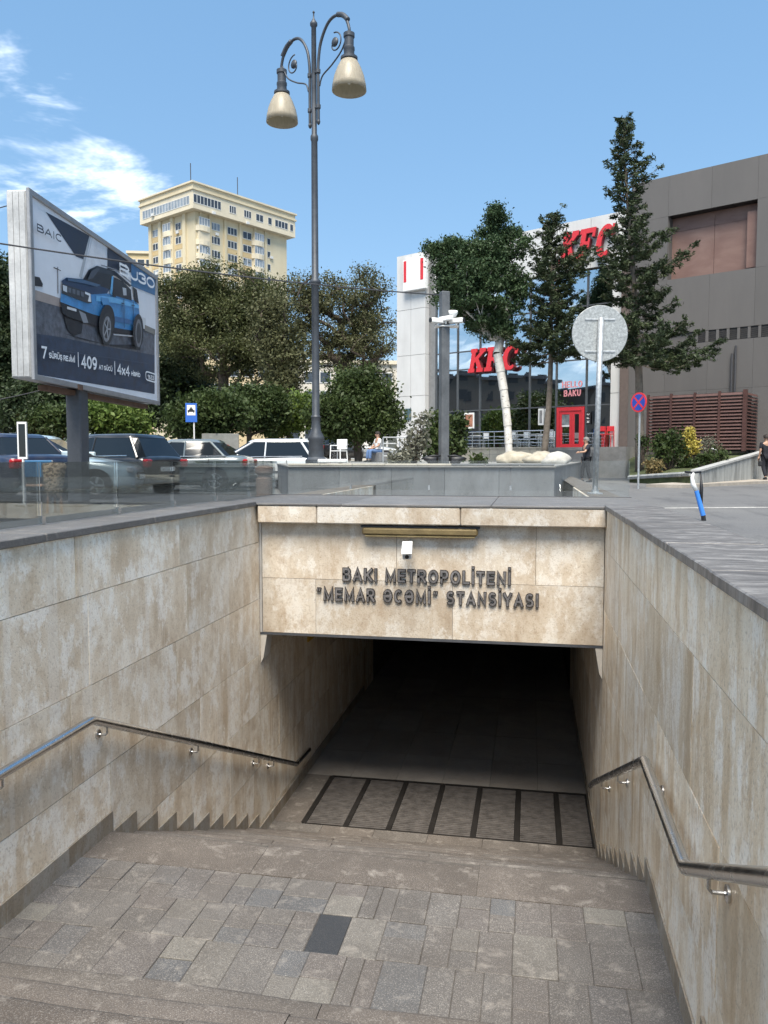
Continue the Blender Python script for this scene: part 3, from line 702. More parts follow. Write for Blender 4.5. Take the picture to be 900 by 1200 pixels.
# curtain wall: mullions, transoms, panes
ms = [sG] + [S(x) for x in (536, 562, 592, 620, 651, 686)] + [sR]
tz = [TZ, 2.86, 5.3, 6.35, 8.1, 9.97]
sd0, sd1 = S(652.5), S(684.5)
for i, (a, b) in enumerate(zip(ms[:-1], ms[1:])):
    for j, (c, e) in enumerate(zip(tz[:-1], tz[1:])):
        if i == 5 and j == 0: continue
        o = MB(MF).add([(a + .03, 0, c + .03), (b - .03, 0, c + .03), (b - .03, random.uniform(-.012, .012), e - .03), (a + .03, random.uniform(-.008, .008), e - .03)], [(0, 1, 2, 3)]).build('pane', M_KGLASS, k_)
for m_ in ms: fb('mullion', M_MULL, k_, m_ - .04, m_ + .04, -.07, .09, TZ, 9.97)
for z in tz[1:-1]: fb('transom', M_MULL, k_, sG, sR, -.05, .07, z - .035, z + .035)
# interior: dark red feature wall with white outlines, counters, stools
fb('feature_wall', plain('interior_red', (.20, .012, .018), .5, 0, .1), k_, S(545, 1.6), S(648, 1.6), 1.6, 1.75, TZ + .02, 3.6)
fb('counter', plain('interior_wood', (.16, .10, .06), .5), k_, S(600, 3), S(720, 3), 3.0, 3.7, TZ + .02, 1.6)
fnI = lambda u, v, d: tuple(MF @ Vector((u, 1.598 - d, v)))
M_OUT = plain('outline_white', (.75, .72, .7), .5, 0, 0)
mb = MB(); sK = S(572, 1.6)
for pts_ in ([(sK, 1.0), (sK, 3.0)], [(sK + .6, 1.0), (sK + .6, 1.8), (sK + 1.5, 1.0)], [(sK + .1, 2.0), (sK + 1.5, 3.0)], [(sK + .6, 2.2), (sK + 1.7, 3.1)]):
    L, Q, cl_ = ribbon(pts_, .07); n = len(L)
    mb.add([fnI(p.x, p.y, .01) for p in L + Q], [(i, i + 1, n + i + 1, n + i) for i in range(n - 1)])
sC2 = S(618, 1.6)
for rr in (1.25, .75):
    L, Q, cl_ = ribbon(arc(sC2, 1.9, rr * 1.15, rr, 60, 300, 20), .07); n = len(L)
    mb.add([fnI(p.x, p.y, .01) for p in L + Q], [(i, i + 1, n + i + 1, n + i) for i in range(n - 1)])
mb.build('wall_outline', M_OUT, k_)
# red double door
dr = fb('door', M_RED, k_, sd0, sd0 + .16, -.10, .08, TZ, 2.80); dr.name = 'door'
fb('door_frame', M_RED, dr, sd1 - .16, sd1, -.10, .08, TZ, 2.80); fb('door_frame', M_RED, dr, sd0 + .161, sd1 - .161, -.10, .08, 2.60, 2.80)
sm = sd0 + (sd1 - sd0) * .55
for a, b in ((sd0 + .17, sm), (sm + .01, sd1 - .17)):
    fb('leaf_frame', M_RED, dr, a, a + .13, -.07, .03, TZ + .02, 2.59); fb('leaf_frame', M_RED, dr, b - .13, b, -.07, .03, TZ + .02, 2.59)
    fb('leaf_frame', M_RED, dr, a + .131, b - .131, -.07, .03, 2.42, 2.59); fb('leaf_frame', M_RED, dr, a + .131, b - .131, -.07, .03, TZ + .02, TZ + .22)
    MB(MF).add([(a + .12, -.02, TZ + .2), (b - .12, -.02, TZ + .2), (b - .12, -.02, 2.44), (a + .12, -.02, 2.44)], [(0, 1, 2, 3)]).build('pane', M_KGLASS, dr)
# posters behind the glass
def poster(px0, px1, py0, py1, colr, nm):
    s0, z1 = fsz(px0, py0, -.03); s1, z0 = fsz(px1, py1, -.03)
    o = fb('poster', M_WHITE, k_, s0, s1, -.05, -.03, z0, z1)
    fb('poster_print', plain(nm, colr, .5, 0, .5, 3), o, s0 + .08, s1 - .08, -.056, -.0505, z0 + .1, z1 - .1)
poster(544, 555.5, 484, 502, (.35, .16, .10), 'print_food'); poster(631, 637, 479, 498, (.25, .25, .25), 'print_grey'); poster(656, 669, 480, 500, (.20, .22, .23), 'print_door'); poster(638.5, 643, 479, 497, (.06, .07, .09), 'print_dark')
# lettering on the glass and roof band
fnK = lambda u, v, d: tuple(MF @ Vector((u, -d, v)))
M_PINK = plain('neon_pink', (.75, .30, .33), .4, 0, 0)
hl = sempty('tmp'); bpy.data.objects.remove(hl)
ht = thing('window_lettering', 'two lines of pink greeting lettering on the glass above the red door', 'lettering', tuple(MF @ Vector((S(668), -.02, 3.4))))
h_ = .34; s0 = S(657.5); s1 = S(681)
for txt, z in (('HELLO', 3.85), ('BAKU', 3.38)):
    text(txt, s0 + (0 if txt == 'HELLO' else .12), z, h_, .16, .05, .015, .03, fnK, M_PINK, ht, fit=(s1 - s0 - (0 if txt == 'HELLO' else .2)))
SLAB = {  # slab-serif italic letters as polygons (0..1)
 'K': [[(.02, 0), (.44, 0), (.44, .16), (.36, .16), (.36, .84), (.44, .84), (.44, 1), (.02, 1), (.02, .84), (.10, .84), (.10, .16), (.02, .16)],
       [(.361, .40), (.361, .60), (.66, .84), (.60, .84), (.60, 1), (1.0, 1), (1.0, .84), (.93, .84), (.60, .56), (.90, .16), (1.0, .16), (1.0, 0), (.58, 0), (.58, .16), (.62, .16), (.44, .44)]],
 'F': [[(.02, 0), (.50, 0), (.50, .16), (.40, .16), (.40, .42), (.56, .42), (.56, .34), (.68, .34), (.68, .68), (.56, .68), (.56, .58), (.40, .58), (.40, .84), (.78, .84), (.78, .70), (.94, .70), (.94, 1), (.02, 1), (.02, .84), (.12, .84), (.12, .16), (.02, .16)]],
}
cc_ = arc(.52, .5, .50, .52, 50, 300, 18); ci = arc(.58, .5, .26, .36, 300, 55, 18)
SLAB['C'] = [cc_ + [(.80, .12), (.74, .20)] + ci + [(.74, .64), (.90, .64), (.96, 1.0), (.82, 1.0)]]
def ngon_prism(pts, d0, d1, fn):
    bm = bmesh.new(); vs = [bm.verts.new(fn(u, v, d1)) for u, v in pts]; f = bm.faces.new(vs)
    r = bmesh.ops.extrude_face_region(bm, geom=[f]); dv = Vector(fn(0, 0, d0)) - Vector(fn(0, 0, d1))
    for e in r['geom']:
        if isinstance(e, bmesh.types.BMVert): e.co += dv
    bmesh.ops.recalc_face_normals(bm, faces=bm.faces); bmesh.ops.triangulate(bm, faces=[f for f in bm.faces if len(f.verts) > 4])
    bm.verts.index_update(); out = [v.co[:] for v in bm.verts], [tuple(v.index for v in f.verts) for f in bm.faces]; bm.free(); return out
def slab_sign(label, s0, s1, z0, h, d):
    t = thing('red_sign_letters', label, 'sign', tuple(MF @ Vector((s0, -d, z0))), 'red restaurant sign letters'); t['label'] = label
    del t['group']; w_ = (s1 - s0) / 3.1
    for i, c in enumerate('KFC'):
        fn = lambda u, v, q, i=i: fnK(s0 + w_ * 1.03 * i + u * w_ * .95 + v * h * .18, z0 + v * h, q)
        m = MB()
        for pg in SLAB[c]: m.add(*ngon_prism(pg, d - .22, d, fn))
        o = m.build('letter', M_DRED, t); m = MB()
        for pg in SLAB[c]:
            cxx = sum(p[0] for p in pg) / len(pg); m.add(*ngon_prism(pg, d + .004, d + .03, lambda u, v, q, fn=fn: fn(u - .03, v + .025, q)))
        m.build('letter_face', M_RED, o)
s0, z0 = fsz(549, 433, -.4); s1, z1 = fsz(610, 404, -.4); slab_sign('red letters mounted on the glass at mid height behind the white trunk', s0, s1 - .1, 5.0, 1.35, .45)
s0, z0 = fsz(655, 303, -.5); s1, z1 = fsz(719, 264, -.5); slab_sign('red letters high on the pale roof band behind the conifers', s0, s1, 10.35, 1.55, .55)
# emblem panel: white board with red stripes, picture left out
em = thing('emblem_board', 'white board with red stripes at the top of the left column', 'sign', tuple(MF @ Vector((S(486), -.6, 10.9))))
s0, z1 = fsz(473, 306, -.7); s1, z0 = fsz(499, 338, -.7)
MB(MF).bbox(s0, s1, -.80, -.48, z0, z1, .03).build('board', M_WHITE, em)
ww = s1 - s0
for a, b in ((.05, .17), (.80, .93)): fb('stripe', M_RED, em, s0 + ww * a, s0 + ww * b, -.812, -.802, z0 + .55, z1 - .06)
vs_ = thing('projecting_sign', 'small dark vertical sign with white letters beside the red door', 'sign', tuple(MF @ Vector((S(690), -.1, 1.6))))
s0, z1 = fsz(687.5, 483, -.1); s1, z0 = fsz(692, 497, -.1); fb('board', M_BLACK, vs_, s0, s1, -.14, -.10, z0, z1)
for i, c in enumerate('KFC'):
    m = MB(); hh_ = (s1 - s0) * .62; glyph(m, c, 0, 0, hh_, .2, .142, .15, lambda u, v, d: fnK(s1 - .05 - v, z0 + .08 + i * (z1 - z0) * .31 + u, d)); m.build('letter', M_WHITE, vs_)

# terrace with cream stone face, steps, railing
ter = sempty('terrace', tuple(MF @ Vector((S(600), -2, PZ))))
sT0, sT1 = S(531, -3.2), S(741, -1.2)
fb('terrace_slab', M_PLZ, ter, sT0, sT1 + .5, -3.2, .14, G - .02, TZ - .01)
M_CREAM = plain('cream_stone', (.56, .50, .40), .75, 0, .14, 2.0, .2)
nf = 12; sW1 = S(640, -3.2)
for i in range(nf):
    a, b = sT0 + (sW1 - sT0) * i / nf, sT0 + (sW1 - sT0) * (i + 1) / nf
    for c, e in ((PZ, .24), (.24, TZ - .06)): fb('facing_stone', M_CREAM, ter, a + .008, b - .008, -3.24 - random.uniform(0, .01), -3.2, c + .006, e - .006)
    fb('edge_stone', M_CREAM, ter, a + .006, b - .006, -3.30, -3.0, TZ - .058, TZ + .02)
for i in range(9): fb('step', M_CONC, ter, S(648, -3.2), S(700, -3.2), -3.2 - .34 * (i + 1), -3.2 - .34 * i - .004, G - .02, TZ - .15 * (i + 1))
rl = thing('terrace_railing', 'silver tube railing along the front edge of the terrace', 'railing', tuple(MF @ Vector((S(600), -3.0, TZ))))
sr0, sr1 = S(541, -3.05), S(648, -3.05)
for z in (.24, .42, .60, .86): MB(MF).tube([(sr0, -3.05, TZ + z), (sr1, -3.05, TZ + z)], .03 if z > .8 else .018, 8).build('rail', M_STEEL, rl)
for i in range(9): s_ = sr0 + (sr1 - sr0) * i / 8; MB(MF).tube([(s_, -3.05, TZ + .02), (s_, -3.05, TZ + .86)], .026, 8).build('post', M_STEEL, rl)
# bar stools and tables on the terrace
def stool(s, y, col, lab):
    t = thing('bar_stool', lab, 'stool', tuple(MF @ Vector((s, y, TZ))), 'red stools by the right window')
    m_ = M_RED
    MB(MF).bbox(s - .2, s + .2, y - .2, y + .2, TZ + .66, TZ + .70, .01).build('seat', m_, t)
    MB(MF).bbox(s - .2, s + .2, y + .17, y + .2, TZ + .85, TZ + 1.1, .01).build('backrest', m_, t)
    for a in (-.18, .18):
        for b in (-.18, .18): MB(MF).tube([(s + a * 1.1, y + b * 1.1, TZ), (s + a, y + b, TZ + (1.1 if b > 0 else .66))], .022, 6).build('leg', m_, t)
stool(S(703, -.6), -.6, M_RED, 'left one of two red metal stools by the right window'); stool(S(713, -.6), -.6, M_RED, 'right one of two red metal stools by the right window')
def cafe_table(s, y, lab):
    t = thing('cafe_table', lab, 'table', tuple(MF @ Vector((s, y, TZ))), 'cafe tables on the terrace')
    MB(MF).lathe([(.02, .70), (.36, .71), (.36, .74), (.0, .745)], (s, y, TZ), 16).build('table_top', M_WHITE, t)
    MB(MF).lathe([(.22, 0), (.22, .02), (.03, .05), (.03, .70)], (s, y, TZ), 10).build('pedestal', M_DKGREY, t)
    for a, r_ in ((-.6, 1), (.6, -1)):
        MB(MF).bbox(s + a - .2, s + a + .2, y - .2, y + .2, TZ + .42, TZ + .46, .01).build('stool_seat', M_WHITE, t) if 0 else None
for i, (x, l_) in enumerate(((557, 'white cafe table on the terrace below the food poster'), (606, 'white cafe table on the terrace right of the white trunk'), (629, 'white cafe table on the terrace left of the conifer trunk'))): cafe_table(S(x, -1.6), -1.6, l_)
def cafe_chair(s, y, lab):
    t = thing('cafe_chair', lab, 'chair', tuple(MF @ Vector((s, y, TZ))), 'cafe chairs on the terrace')
    MB(MF).bbox(s - .2, s + .2, y - .2, y + .2, TZ + .43, TZ + .46, .01).build('seat', M_WHITE, t)
    MB(MF).bbox(s - .2, s + .2, y + .18, y + .21, TZ + .55, TZ + .86, .012).build('backrest', M_WHITE, t)
    for a in (-.17, .17):
        for b in (-.17, .19): MB(MF).tube([(s + a, y + b, TZ), (s + a, y + b, TZ + (.86 if b > 0 else .43))], .015, 6).build('leg', M_STEEL, t)
for x, l_ in ((567, 'white cafe chair right of the table below the food poster'), (598, 'white cafe chair between the white trunk and the middle terrace table'), (615, 'white cafe chair right of the middle terrace table'), (644, 'white cafe chair beside the conifer trunk')): cafe_chair(S(x, -1.7), -1.7, l_)

# ---- grey mall to the right
ml = thing('mall_building', 'large grey panelled mall with a recessed copper-brown panel', 'building', tuple(MF @ Vector((S(850), 3, G))))
M_MALL = NT('mall_panel'); k = M_MALL; w = k.coords()
tone = k.ramp(k.n('ShaderNodeObjectInfo').outputs['Random'], [(0, (.096, .091, .088)), (1, (.110, .104, .101))])
c = k.mix(k.math('MULTIPLY', k.ramp(k.noise(k.coords((1.2, 1.2, .25)), 1, 6, .65, .4), [(.4, 0.0), (.75, 1.0)]), .30), tone, (.155, .144, .138))
c = k.mix(k.math('MULTIPLY', k.ramp(k.noise(w, 3, 6, .7), [(.45, 0.0), (.7, 1.0)]), .2), c, (.10, .092, .088)); k.base(c); k.rough(.7); M_MALL = k.m
k = NT('copper_panel'); oi = k.n('ShaderNodeObjectInfo')
c = k.mix(k.ramp(k.noise(k.coords((.6, .6, 1.4)), 1.0, 5, .6, .6), [(.3, 0.0), (.7, 1.0)]), (.155, .085, .068), (.23, .145, .12)); k.base(c); k.rough(.55); M_COP = k.m
OM = -.5; sM0, sM1 = S(734.5, OM), S(900, OM) + 22
ZT = 13.68
r0, rz1 = fsz(783, 259, OM); r1, _ = fsz(888, 233, OM); _, rz0 = fsz(888, 313, OM)
rz1 = fsz(888, 233, OM)[1]
rows_ = [TZ - 1.6, 3.3, 5.55, 6.1, rz0, rz1, ZT]
cols_ = [sM0, r0, r0 + (r1 - r0) * .5, r1, r1 + 3.4, r1 + 6.8, r1 + 10.2, sM1]
for i, (a, b) in enumerate(zip(cols_[:-1], cols_[1:])):
    for j, (c, e) in enumerate(zip(rows_[:-1], rows_[1:])):
        if j == 4 and i in (1, 2): continue
        if j == 2: continue
        fb('wall_panel', M_MALL, ml, a + .0035, b - .0035, OM, OM + .1, c + .0035, e - .0035)
fb('vent_band', M_MALL, ml, sM0, sM1, OM + .10, OM + .2, 5.5, 6.15)
fb('core', M_BACK, ml, sM0 + .02, sM1, OM + .9, OM + 20, TZ - 1.6, ZT - .05)
for i in range(2):      # recess
    for j in range(2):
        a, b = r0 + (r1 - r0) * i / 2, r0 + (r1 - r0) * (i + 1) / 2; c = rz0 + (rz1 - rz0) * (0 if j == 0 else .78); e = rz0 + (rz1 - rz0) * (.78 if j == 0 else 1)
        fb('copper_panel', M_COP, ml, a + .008, b - .008, OM + .55, OM + .6, c + .006, e - .006)
fb('recess_side', M_MALL, ml, r1 - .02, r1 + .01, OM + .102, OM + .6, rz0, rz1); fb('recess_side', M_MALL, ml, r0 - .01, r0 + .02, OM + .102, OM + .6, rz0, rz1)
fb('recess_head_shade', M_BLACK, ml, r0 - .01, r1 + .01, OM + .102, OM + .6, rz1 - .02, rz1 + .01)  # head coloured black: the shadow line at the recess top is put into the colour
fb('recess_edge', M_COP, ml, r1 - .5, r1 - .03, OM + .3, OM + .34, rz0 + .1, rz1 - .4)
fb('core', M_BACK, ml, r0 - .2, r1 + .2, OM + .62, OM + .9, rz0 - .3, rz1 + .2)
fb('core', M_BACK, ml, sM0 + .02, r0 - .05, OM + .21, OM + .9, TZ - 1.6, ZT - .05); fb('core', M_BACK, ml, r1 + .05, sM1, OM + .21, OM + .9, TZ - 1.6, ZT - .05)
fb('corner_strip', plain('corner_brown', (.13, .10, .088), .6), ml, sM0 - .45, sM0 + .005, OM - .03, OM + .4, TZ - .5, 9.8)
x = 802
while x < 1010:         # louvred vents
    s0, s1 = S(x, OM), S(x + 8.6, OM)
    v = fb('vent', M_DKGREY, ml, s0, s1, OM + .06, OM + .099, 5.58, 6.06)
    mb = MB(MF)
    for q in range(5): mb.add([(s0 + .02, OM + .055, 5.60 + q * .09), (s1 - .02, OM + .055, 5.60 + q * .09), (s1 - .02, OM - .005, 5.655 + q * .09), (s0 + .02, OM - .005, 5.655 + q * .09)], [(0, 1, 2, 3)])
    mb.build('louvre', plain('vent_slat', (.20, .185, .175), .6), v)
    fb('vent_pier', M_MALL, ml, s1 + .004, S(x + 12.1, OM) - .004, OM, OM + .098, 5.562, 6.088)
    x += 12.2
s0 = S(855, OM)
dp = thing('drain_pipe', 'pair of dark vertical pipes on the grey mall wall above the slatted enclosure', 'pipe', tuple(MF @ Vector((s0, OM - .1, 3))))
for d_, t_ in ((0, 4.9), (.16, 5.25)): MB(MF).tube([(s0 + d_, OM - .08, 2.9), (s0 + d_, OM - .08, t_)], .055, 8).build('pipe', M_DKGREY, dp)
# slatted enclosure
le = thing('slatted_enclosure', 'brown slatted equipment enclosure against the grey mall wall', 'enclosure', tuple(MF @ Vector((S(820), -2, .4))))
OE = -2.6; s0, s1 = S(758, OE), S(871, OE); zb, zt = .35, fsz(871, 457, OE)[1]
M_SLAT = plain('brown_slat', (.085, .038, .032), .5, .1, .2, 4)
fb('inner_screen', M_BLACK, le, s0 + .1, s1 - .15, OE + .3, OE + .34, zb, zt - .05)
fb('inner_screen', M_BLACK, le, s1 - .3, s1 - .26, OE + .34, OM - .1, zb, zt - .05)
npan = 4; ns = 17
slm = None
for p in range(npan):
    a, b = s0 + (s1 - s0) * p / npan, s0 + (s1 - s0) * (p + 1) / npan
    fb('post', M_SLAT, le, a - .05, a + .05, OE - .03, OE + .09, zb, zt)
    for q in range(ns):
        z = zb + .08 + (zt - zb - .12) * q / ns; h = (zt - zb - .12) / ns * .72
        MB(MF).add([(a + .05, OE, z), (b - .05, OE, z), (b - .05, OE + .07, z + h), (a + .05, OE + .07, z + h), (a + .05, OE + .02, z), (b - .05, OE + .02, z), (b - .05, OE + .09, z + h), (a + .05, OE + .09, z + h)],
            [(0, 1, 2, 3), (7, 6, 5, 4), (3, 2, 6, 7), (0, 4, 5, 1)]).build('slat', M_SLAT, le)
fb('post', M_SLAT, le, s1 - .08, s1 + .08, OE - .05, OE + .11, zb, zt + .02)
for q in range(ns):
    z = zb + .08 + (zt - zb - .12) * q / ns; h = (zt - zb - .12) / ns * .72
    MB(MF).add([(s1 + .02, OE + .12, z), (s1 + .02, OM - .05, z), (s1 - .06, OM - .05, z + h), (s1 - .06, OE + .12, z + h)], [(0, 1, 2, 3)]).build('slat', M_SLAT, le)
# unseen blocks off to the left, added to darken the low reflections in the glass
for i, (x0, x1, y0, y1, h, lab) in enumerate(((-95, -75, -60, -12, 13.0, 'long low unseen block added to darken the reflection in the glass front'), (-110, -78, -8, 34, 14.0, 'low brown unseen block added beyond the lot to darken the reflection in the glass front'), (-70, -50, -95, -62, 13.0, 'unseen block added far behind the viewer to darken the reflection in the glass front'))):
    t = thing('reflection_block', lab, 'building', ((x0 + x1) / 2, (y0 + y1) / 2, G))
    MB().box(x0, x1, y0, y1, G - .1, G + h).build('wall', plain('block_%d' % i, (.10, .085, .07), .8), t)
    MB().box(x0 - .5, x1 + .5, y0 - .5, y1 + .5, G + h + .01, G + h + .5).build('roof', M_DKGREY, t)
    for f in range(5):
        for q in range(int((y1 - y0) / 4)):
            MB().box(x1 + .01, x1 + .06, y0 + 1 + q * 4, y0 + 2.8 + q * 4, G + 1.2 + f * 3, G + 2.8 + f * 3).build('window', M_BLACK, t)

# ================================================================== LAMP, POLES, SIGNS, CABLES
lp = atz(370.5, 19.0, PZ); K = 19.0 / F
def zpix(B, y):            # height above eye of the point on the vertical through B that shows at photo row y
    B = Vector((B.x, B.y, 0)); m = (CY - y) / F; return (m * B.dot(FW) - B.dot(UP)) / (UP.z - m * FW.z)
def lz(y, D=19.0): return zpix(lp, y)
lamp = thing('street_lamp', 'tall dark grey lamp post with two scrolled arms and cream bell shades', 'street lamp', tuple(lp))
M_LAMP = plain('lamp_paint', (.060, .068, .080), .5, .2, .25, 3)
prof = [(.30, 0), (.30, .12), (.22, .18), (.20, .55), (.23, .60), (.23, .66), (.135, .80), (.118, 1.0), (.125, lz(490) - PZ), (.14, lz(490) - PZ + .03), (.105, lz(490) - PZ + .08), (.10, lz(332) - PZ - .06), (.15, lz(332) - PZ), (.15, lz(332) - PZ + .05), (.095, lz(332) - PZ + .11),
        (.085, lz(166) - PZ), (.105, lz(164) - PZ), (.105, lz(160) - PZ), (.072, lz(157) - PZ), (.066, lz(32) - PZ), (.10, lz(30) - PZ), (.10, lz(27) - PZ), (.05, lz(24) - PZ), (.018, lz(21) - PZ), (.018, lz(16) - PZ), (.035, lz(14.5) - PZ), (.0, lz(12) - PZ)]
prof = [(r_ * .86, z_) for r_, z_ in prof]
o = MB().lathe(prof, lp, 18).build('post', M_LAMP, lamp); smooth_angle(o, 45)
toR = RT * .72 - Vector((FW.x, FW.y, 0)).normalized() * .70; toR.normalize()
M_SHADE = NT('lamp_shade'); k = M_SHADE
k.base(k.ramp(k.noise(k.coords((30, 30, 6)), 1, 3), [(.3, (.50, .44, .34)), (.7, (.63, .57, .46))])); k.rough(.35)
tl = k.n('ShaderNodeBsdfTranslucent'); tl.inputs[0].default_value = (.6, .55, .42, 1); mx = k.n('ShaderNodeMixShader'); mx.inputs[0].default_value = .45
k.l(k.b.outputs[0], mx.inputs[1]); k.l(tl.outputs[0], mx.inputs[2]); k.l(mx.outputs[0], k.out.inputs[0]); M_SHADE = k.m
for sg in (1, -1):
    dr_ = toR * sg
    def q(r, z): return Vector((lp.x, lp.y, 0)) + dr_ * (r if r < .16 else .15 + (r - .15) * 1.22) + Vector((0, 0, z / (1 + .0036 * z)))
    def sp(pts, n=8):     # Catmull-Rom
        P = [pts[0]] + list(pts) + [pts[-1]]; out = []
        for i in range(1, len(P) - 2):
            for j in range(n):
                t = j / n; a, b, c, d = P[i - 1], P[i], P[i + 1], P[i + 2]
                out.append(tuple(.5 * ((2 * b[m]) + (-a[m] + c[m]) * t + (2 * a[m] - 5 * b[m] + 4 * c[m] - d[m]) * t * t + (-a[m] + 3 * b[m] - 3 * c[m] + d[m]) * t ** 3) for m in range(2)))
        out.append(tuple(pts[-1])); return out
    arm = sp([(.15, 8.02), (.15, 8.8), (.15, 9.35), (.22, 9.85), (.42, 10.22), (.66, 10.30), (.90, 10.12), (1.0, 9.85), (1.0, 9.70)])
    a = MB().tube([q(*p) for p in arm], .034, 10).build('arm', M_LAMP, lamp, True)
    MB().lathe([(.0, -.08), (.03, -.05), (.045, 0), (.034, .04)], q(.15, 8.02), 10).build('drop_finial', M_LAMP, a, True)
    low = sp([(.19, 8.85), (.27, 9.06), (.55, 9.22), (.82, 9.45), (.97, 9.80)]); MB().tube([q(*p) for p in low], .018, 8).build('brace', M_LAMP, a, True)
    scr = [(.60 + .21 * math.cos(t) * (1 - t / 11), 9.62 + .26 * math.sin(t) * (1 - t / 11)) for t in [-.9 - .35 * i + 0 for i in range(0)]]
    spi = [(.62 + (.05 + .03 * t) * math.cos(t * 1.1 + 2.2), 9.66 + (.06 + .04 * t) * math.sin(t * 1.1 + 2.2)) for t in [i * .25 for i in range(22)]]
    MB().tube([q(*p) for p in spi], .016, 8).build('scroll', M_LAMP, a, True)
    MB().lathe([(.0, -.02), (.10, -.015), (.10, .015), (.0, .02)], q(.62, 9.70), 12, Vector((0, 0, 1)).cross(dr_)).build('rosette', M_LAMP, a, True)
    MB().tube([q(*p) for p in sp([(.70, 10.30), (.84, 10.22), (.97, 10.05)])], .055, 10).build('leaf_casting', M_LAMP, a, True)
    for z in (8.38, 9.22): MB().lathe([(.055, -.04), (.055, .04)], q(.15, z), 10).build('collar', M_LAMP, a); MB().tube([q(.0, z), q(.15, z)], .035, 8).build('clamp', M_LAMP, a)
    hd = MB().lathe([(.05, 9.73), (.125, 9.70), (.125, 9.62), (.105, 9.60), (.105, 9.42), (.125, 9.40), (.125, 9.34), (.115, 9.32), (.125, 9.20), (.19, 9.19), (.19, 9.14), (.16, 9.12)][::-1], q(1.0, 0) - Vector((0, 0, .31)), 18).build('lamp_head', M_LAMP, lamp); smooth_angle(hd, 40)
    sh = MB().lathe([(.15, 9.13), (.19, 9.10), (.27, 8.95), (.335, 8.78), (.375, 8.60), (.385, 8.47), (.372, 8.47), (.36, 8.60), (.32, 8.77), (.25, 8.94), (.16, 9.09), (.0, 9.10)], q(1.0, 0) - Vector((0, 0, .31)), 26).build('shade', M_SHADE, hd, True)
    MB().lathe([(.0, 8.60), (.035, 8.63), (.045, 8.72), (.03, 8.85), (.03, 9.09)], q(1.0, 0) - Vector((0, 0, .31)), 10).build('bulb', M_WHITE, hd, True)

# camera pole on the plaza
cpole = atz(520, 17.0, PZ); t = thing('camera_pole', 'square grey steel pole with white cameras in front of the restaurant', 'pole', tuple(cpole))
M_POLE = plain('pole_grey', (.13, .135, .14), .5, .3, .25, 3); zt = (538 - 345) / F * 17
MB(Matrix.Translation(cpole) @ Matrix.Rotation(YAW + .35, 4, 'Z')).bbox(-.09, .09, -.09, .09, 0, zt - PZ, .015).build('shaft', M_POLE, t)
MB(Matrix.Translation(cpole) @ Matrix.Rotation(YAW + .35, 4, 'Z')).bbox(-.16, .16, -.16, .16, 0, .025, .004).build('base_plate', M_POLE, t)
zc = (538 - 379) / F * 17
for nm_, dx, rz in (('a', -.16, .5), ('b', .02, .15), ('c', .24, -.5)):
    Mx = Matrix.Translation(cpole + RT * dx - FW * .16) @ Matrix.Translation((0, 0, zc - PZ + (.02 if dx == .02 else -.02))) @ Matrix.Rotation(YAW + rz + (math.pi / 2 if dx < 0 else -math.pi / 2 if dx > .1 else .6), 4, 'Z')
    cmo = MB(Mx).bbox(-.055, .055, -.16, .16, -.05, .05, .015).build('camera_body', M_WHITE, t)
    MB(Mx).lathe([(.05, 0), (.05, .02), (.03, .022)], (0, .161, 0), 12, Vector((0, 1, 0))).build('lens_ring', M_BLACK, cmo)
    MB(Mx).tube([(0, 0, -.05), (0, .0, -.10)], .02, 8).build('mount', M_WHITE, cmo)
MB(Matrix.Translation(cpole) @ Matrix.Rotation(YAW, 4, 'Z')).bbox(-.2, .3, -.13, .13, zc - PZ - .12, zc - PZ - .09, .005).build('camera_arm', M_WHITE, t)
MB().lathe([(.0, -.10), (.08, -.07), (.11, 0), (.11, .05), (0, .06)], cpole + RT * .17 + Vector((0, 0, zc - PZ + .17)), 14).build('dome', M_WHITE, t, True)
# black saddle-shaped bags hung on a cross bar at the foot of the pole
for sx, lb in ((-1, 'black bag hanging on the left side of the camera pole foot'), (1, 'black bag hanging on the right side of the camera pole foot')):
    c0 = cpole + RT * (.24 * sx) - FW * .05; bz = .06 - PZ + .0
    b = thing('hanging_bag', lb, 'bag', tuple(c0 + Vector((0, 0, bz - .25))), 'black bags at the camera pole')
    m = MB(Matrix.Translation(c0 + Vector((0, 0, bz - .12))) @ Matrix.Rotation(YAW, 4, 'Z'))
    ring = []
    for z, w_, d_ in ((-.17, .05, .03), (-.13, .09, .05), (-.02, .11, .06), (.05, .15, .06), (.09, .17, .045), (.11, .12, .02)):
        ring.append([(w_ * math.cos(a * .7854) + (.05 * sx if z > 0 else 0), d_ * math.sin(a * .7854), z) for a in range(8)])
    m.add([p for r_ in ring for p in r_], [(i * 8 + j, i * 8 + (j + 1) % 8, i * 8 + 8 + (j + 1) % 8, i * 8 + 8 + j) for i in range(5) for j in range(8)] + [tuple(range(8))[::-1], tuple(range(40, 48))])
    m.build('bag_body', M_BLACK, b, True)
    MB().tube([c0 - RT * (.2 * sx) + Vector((0, 0, bz)), c0 + Vector((0, 0, bz + .01)), c0 + RT * (.24 * sx) + Vector((0, 0, bz - .06))], .022, 6).build('strap', M_BLACK, b, True)

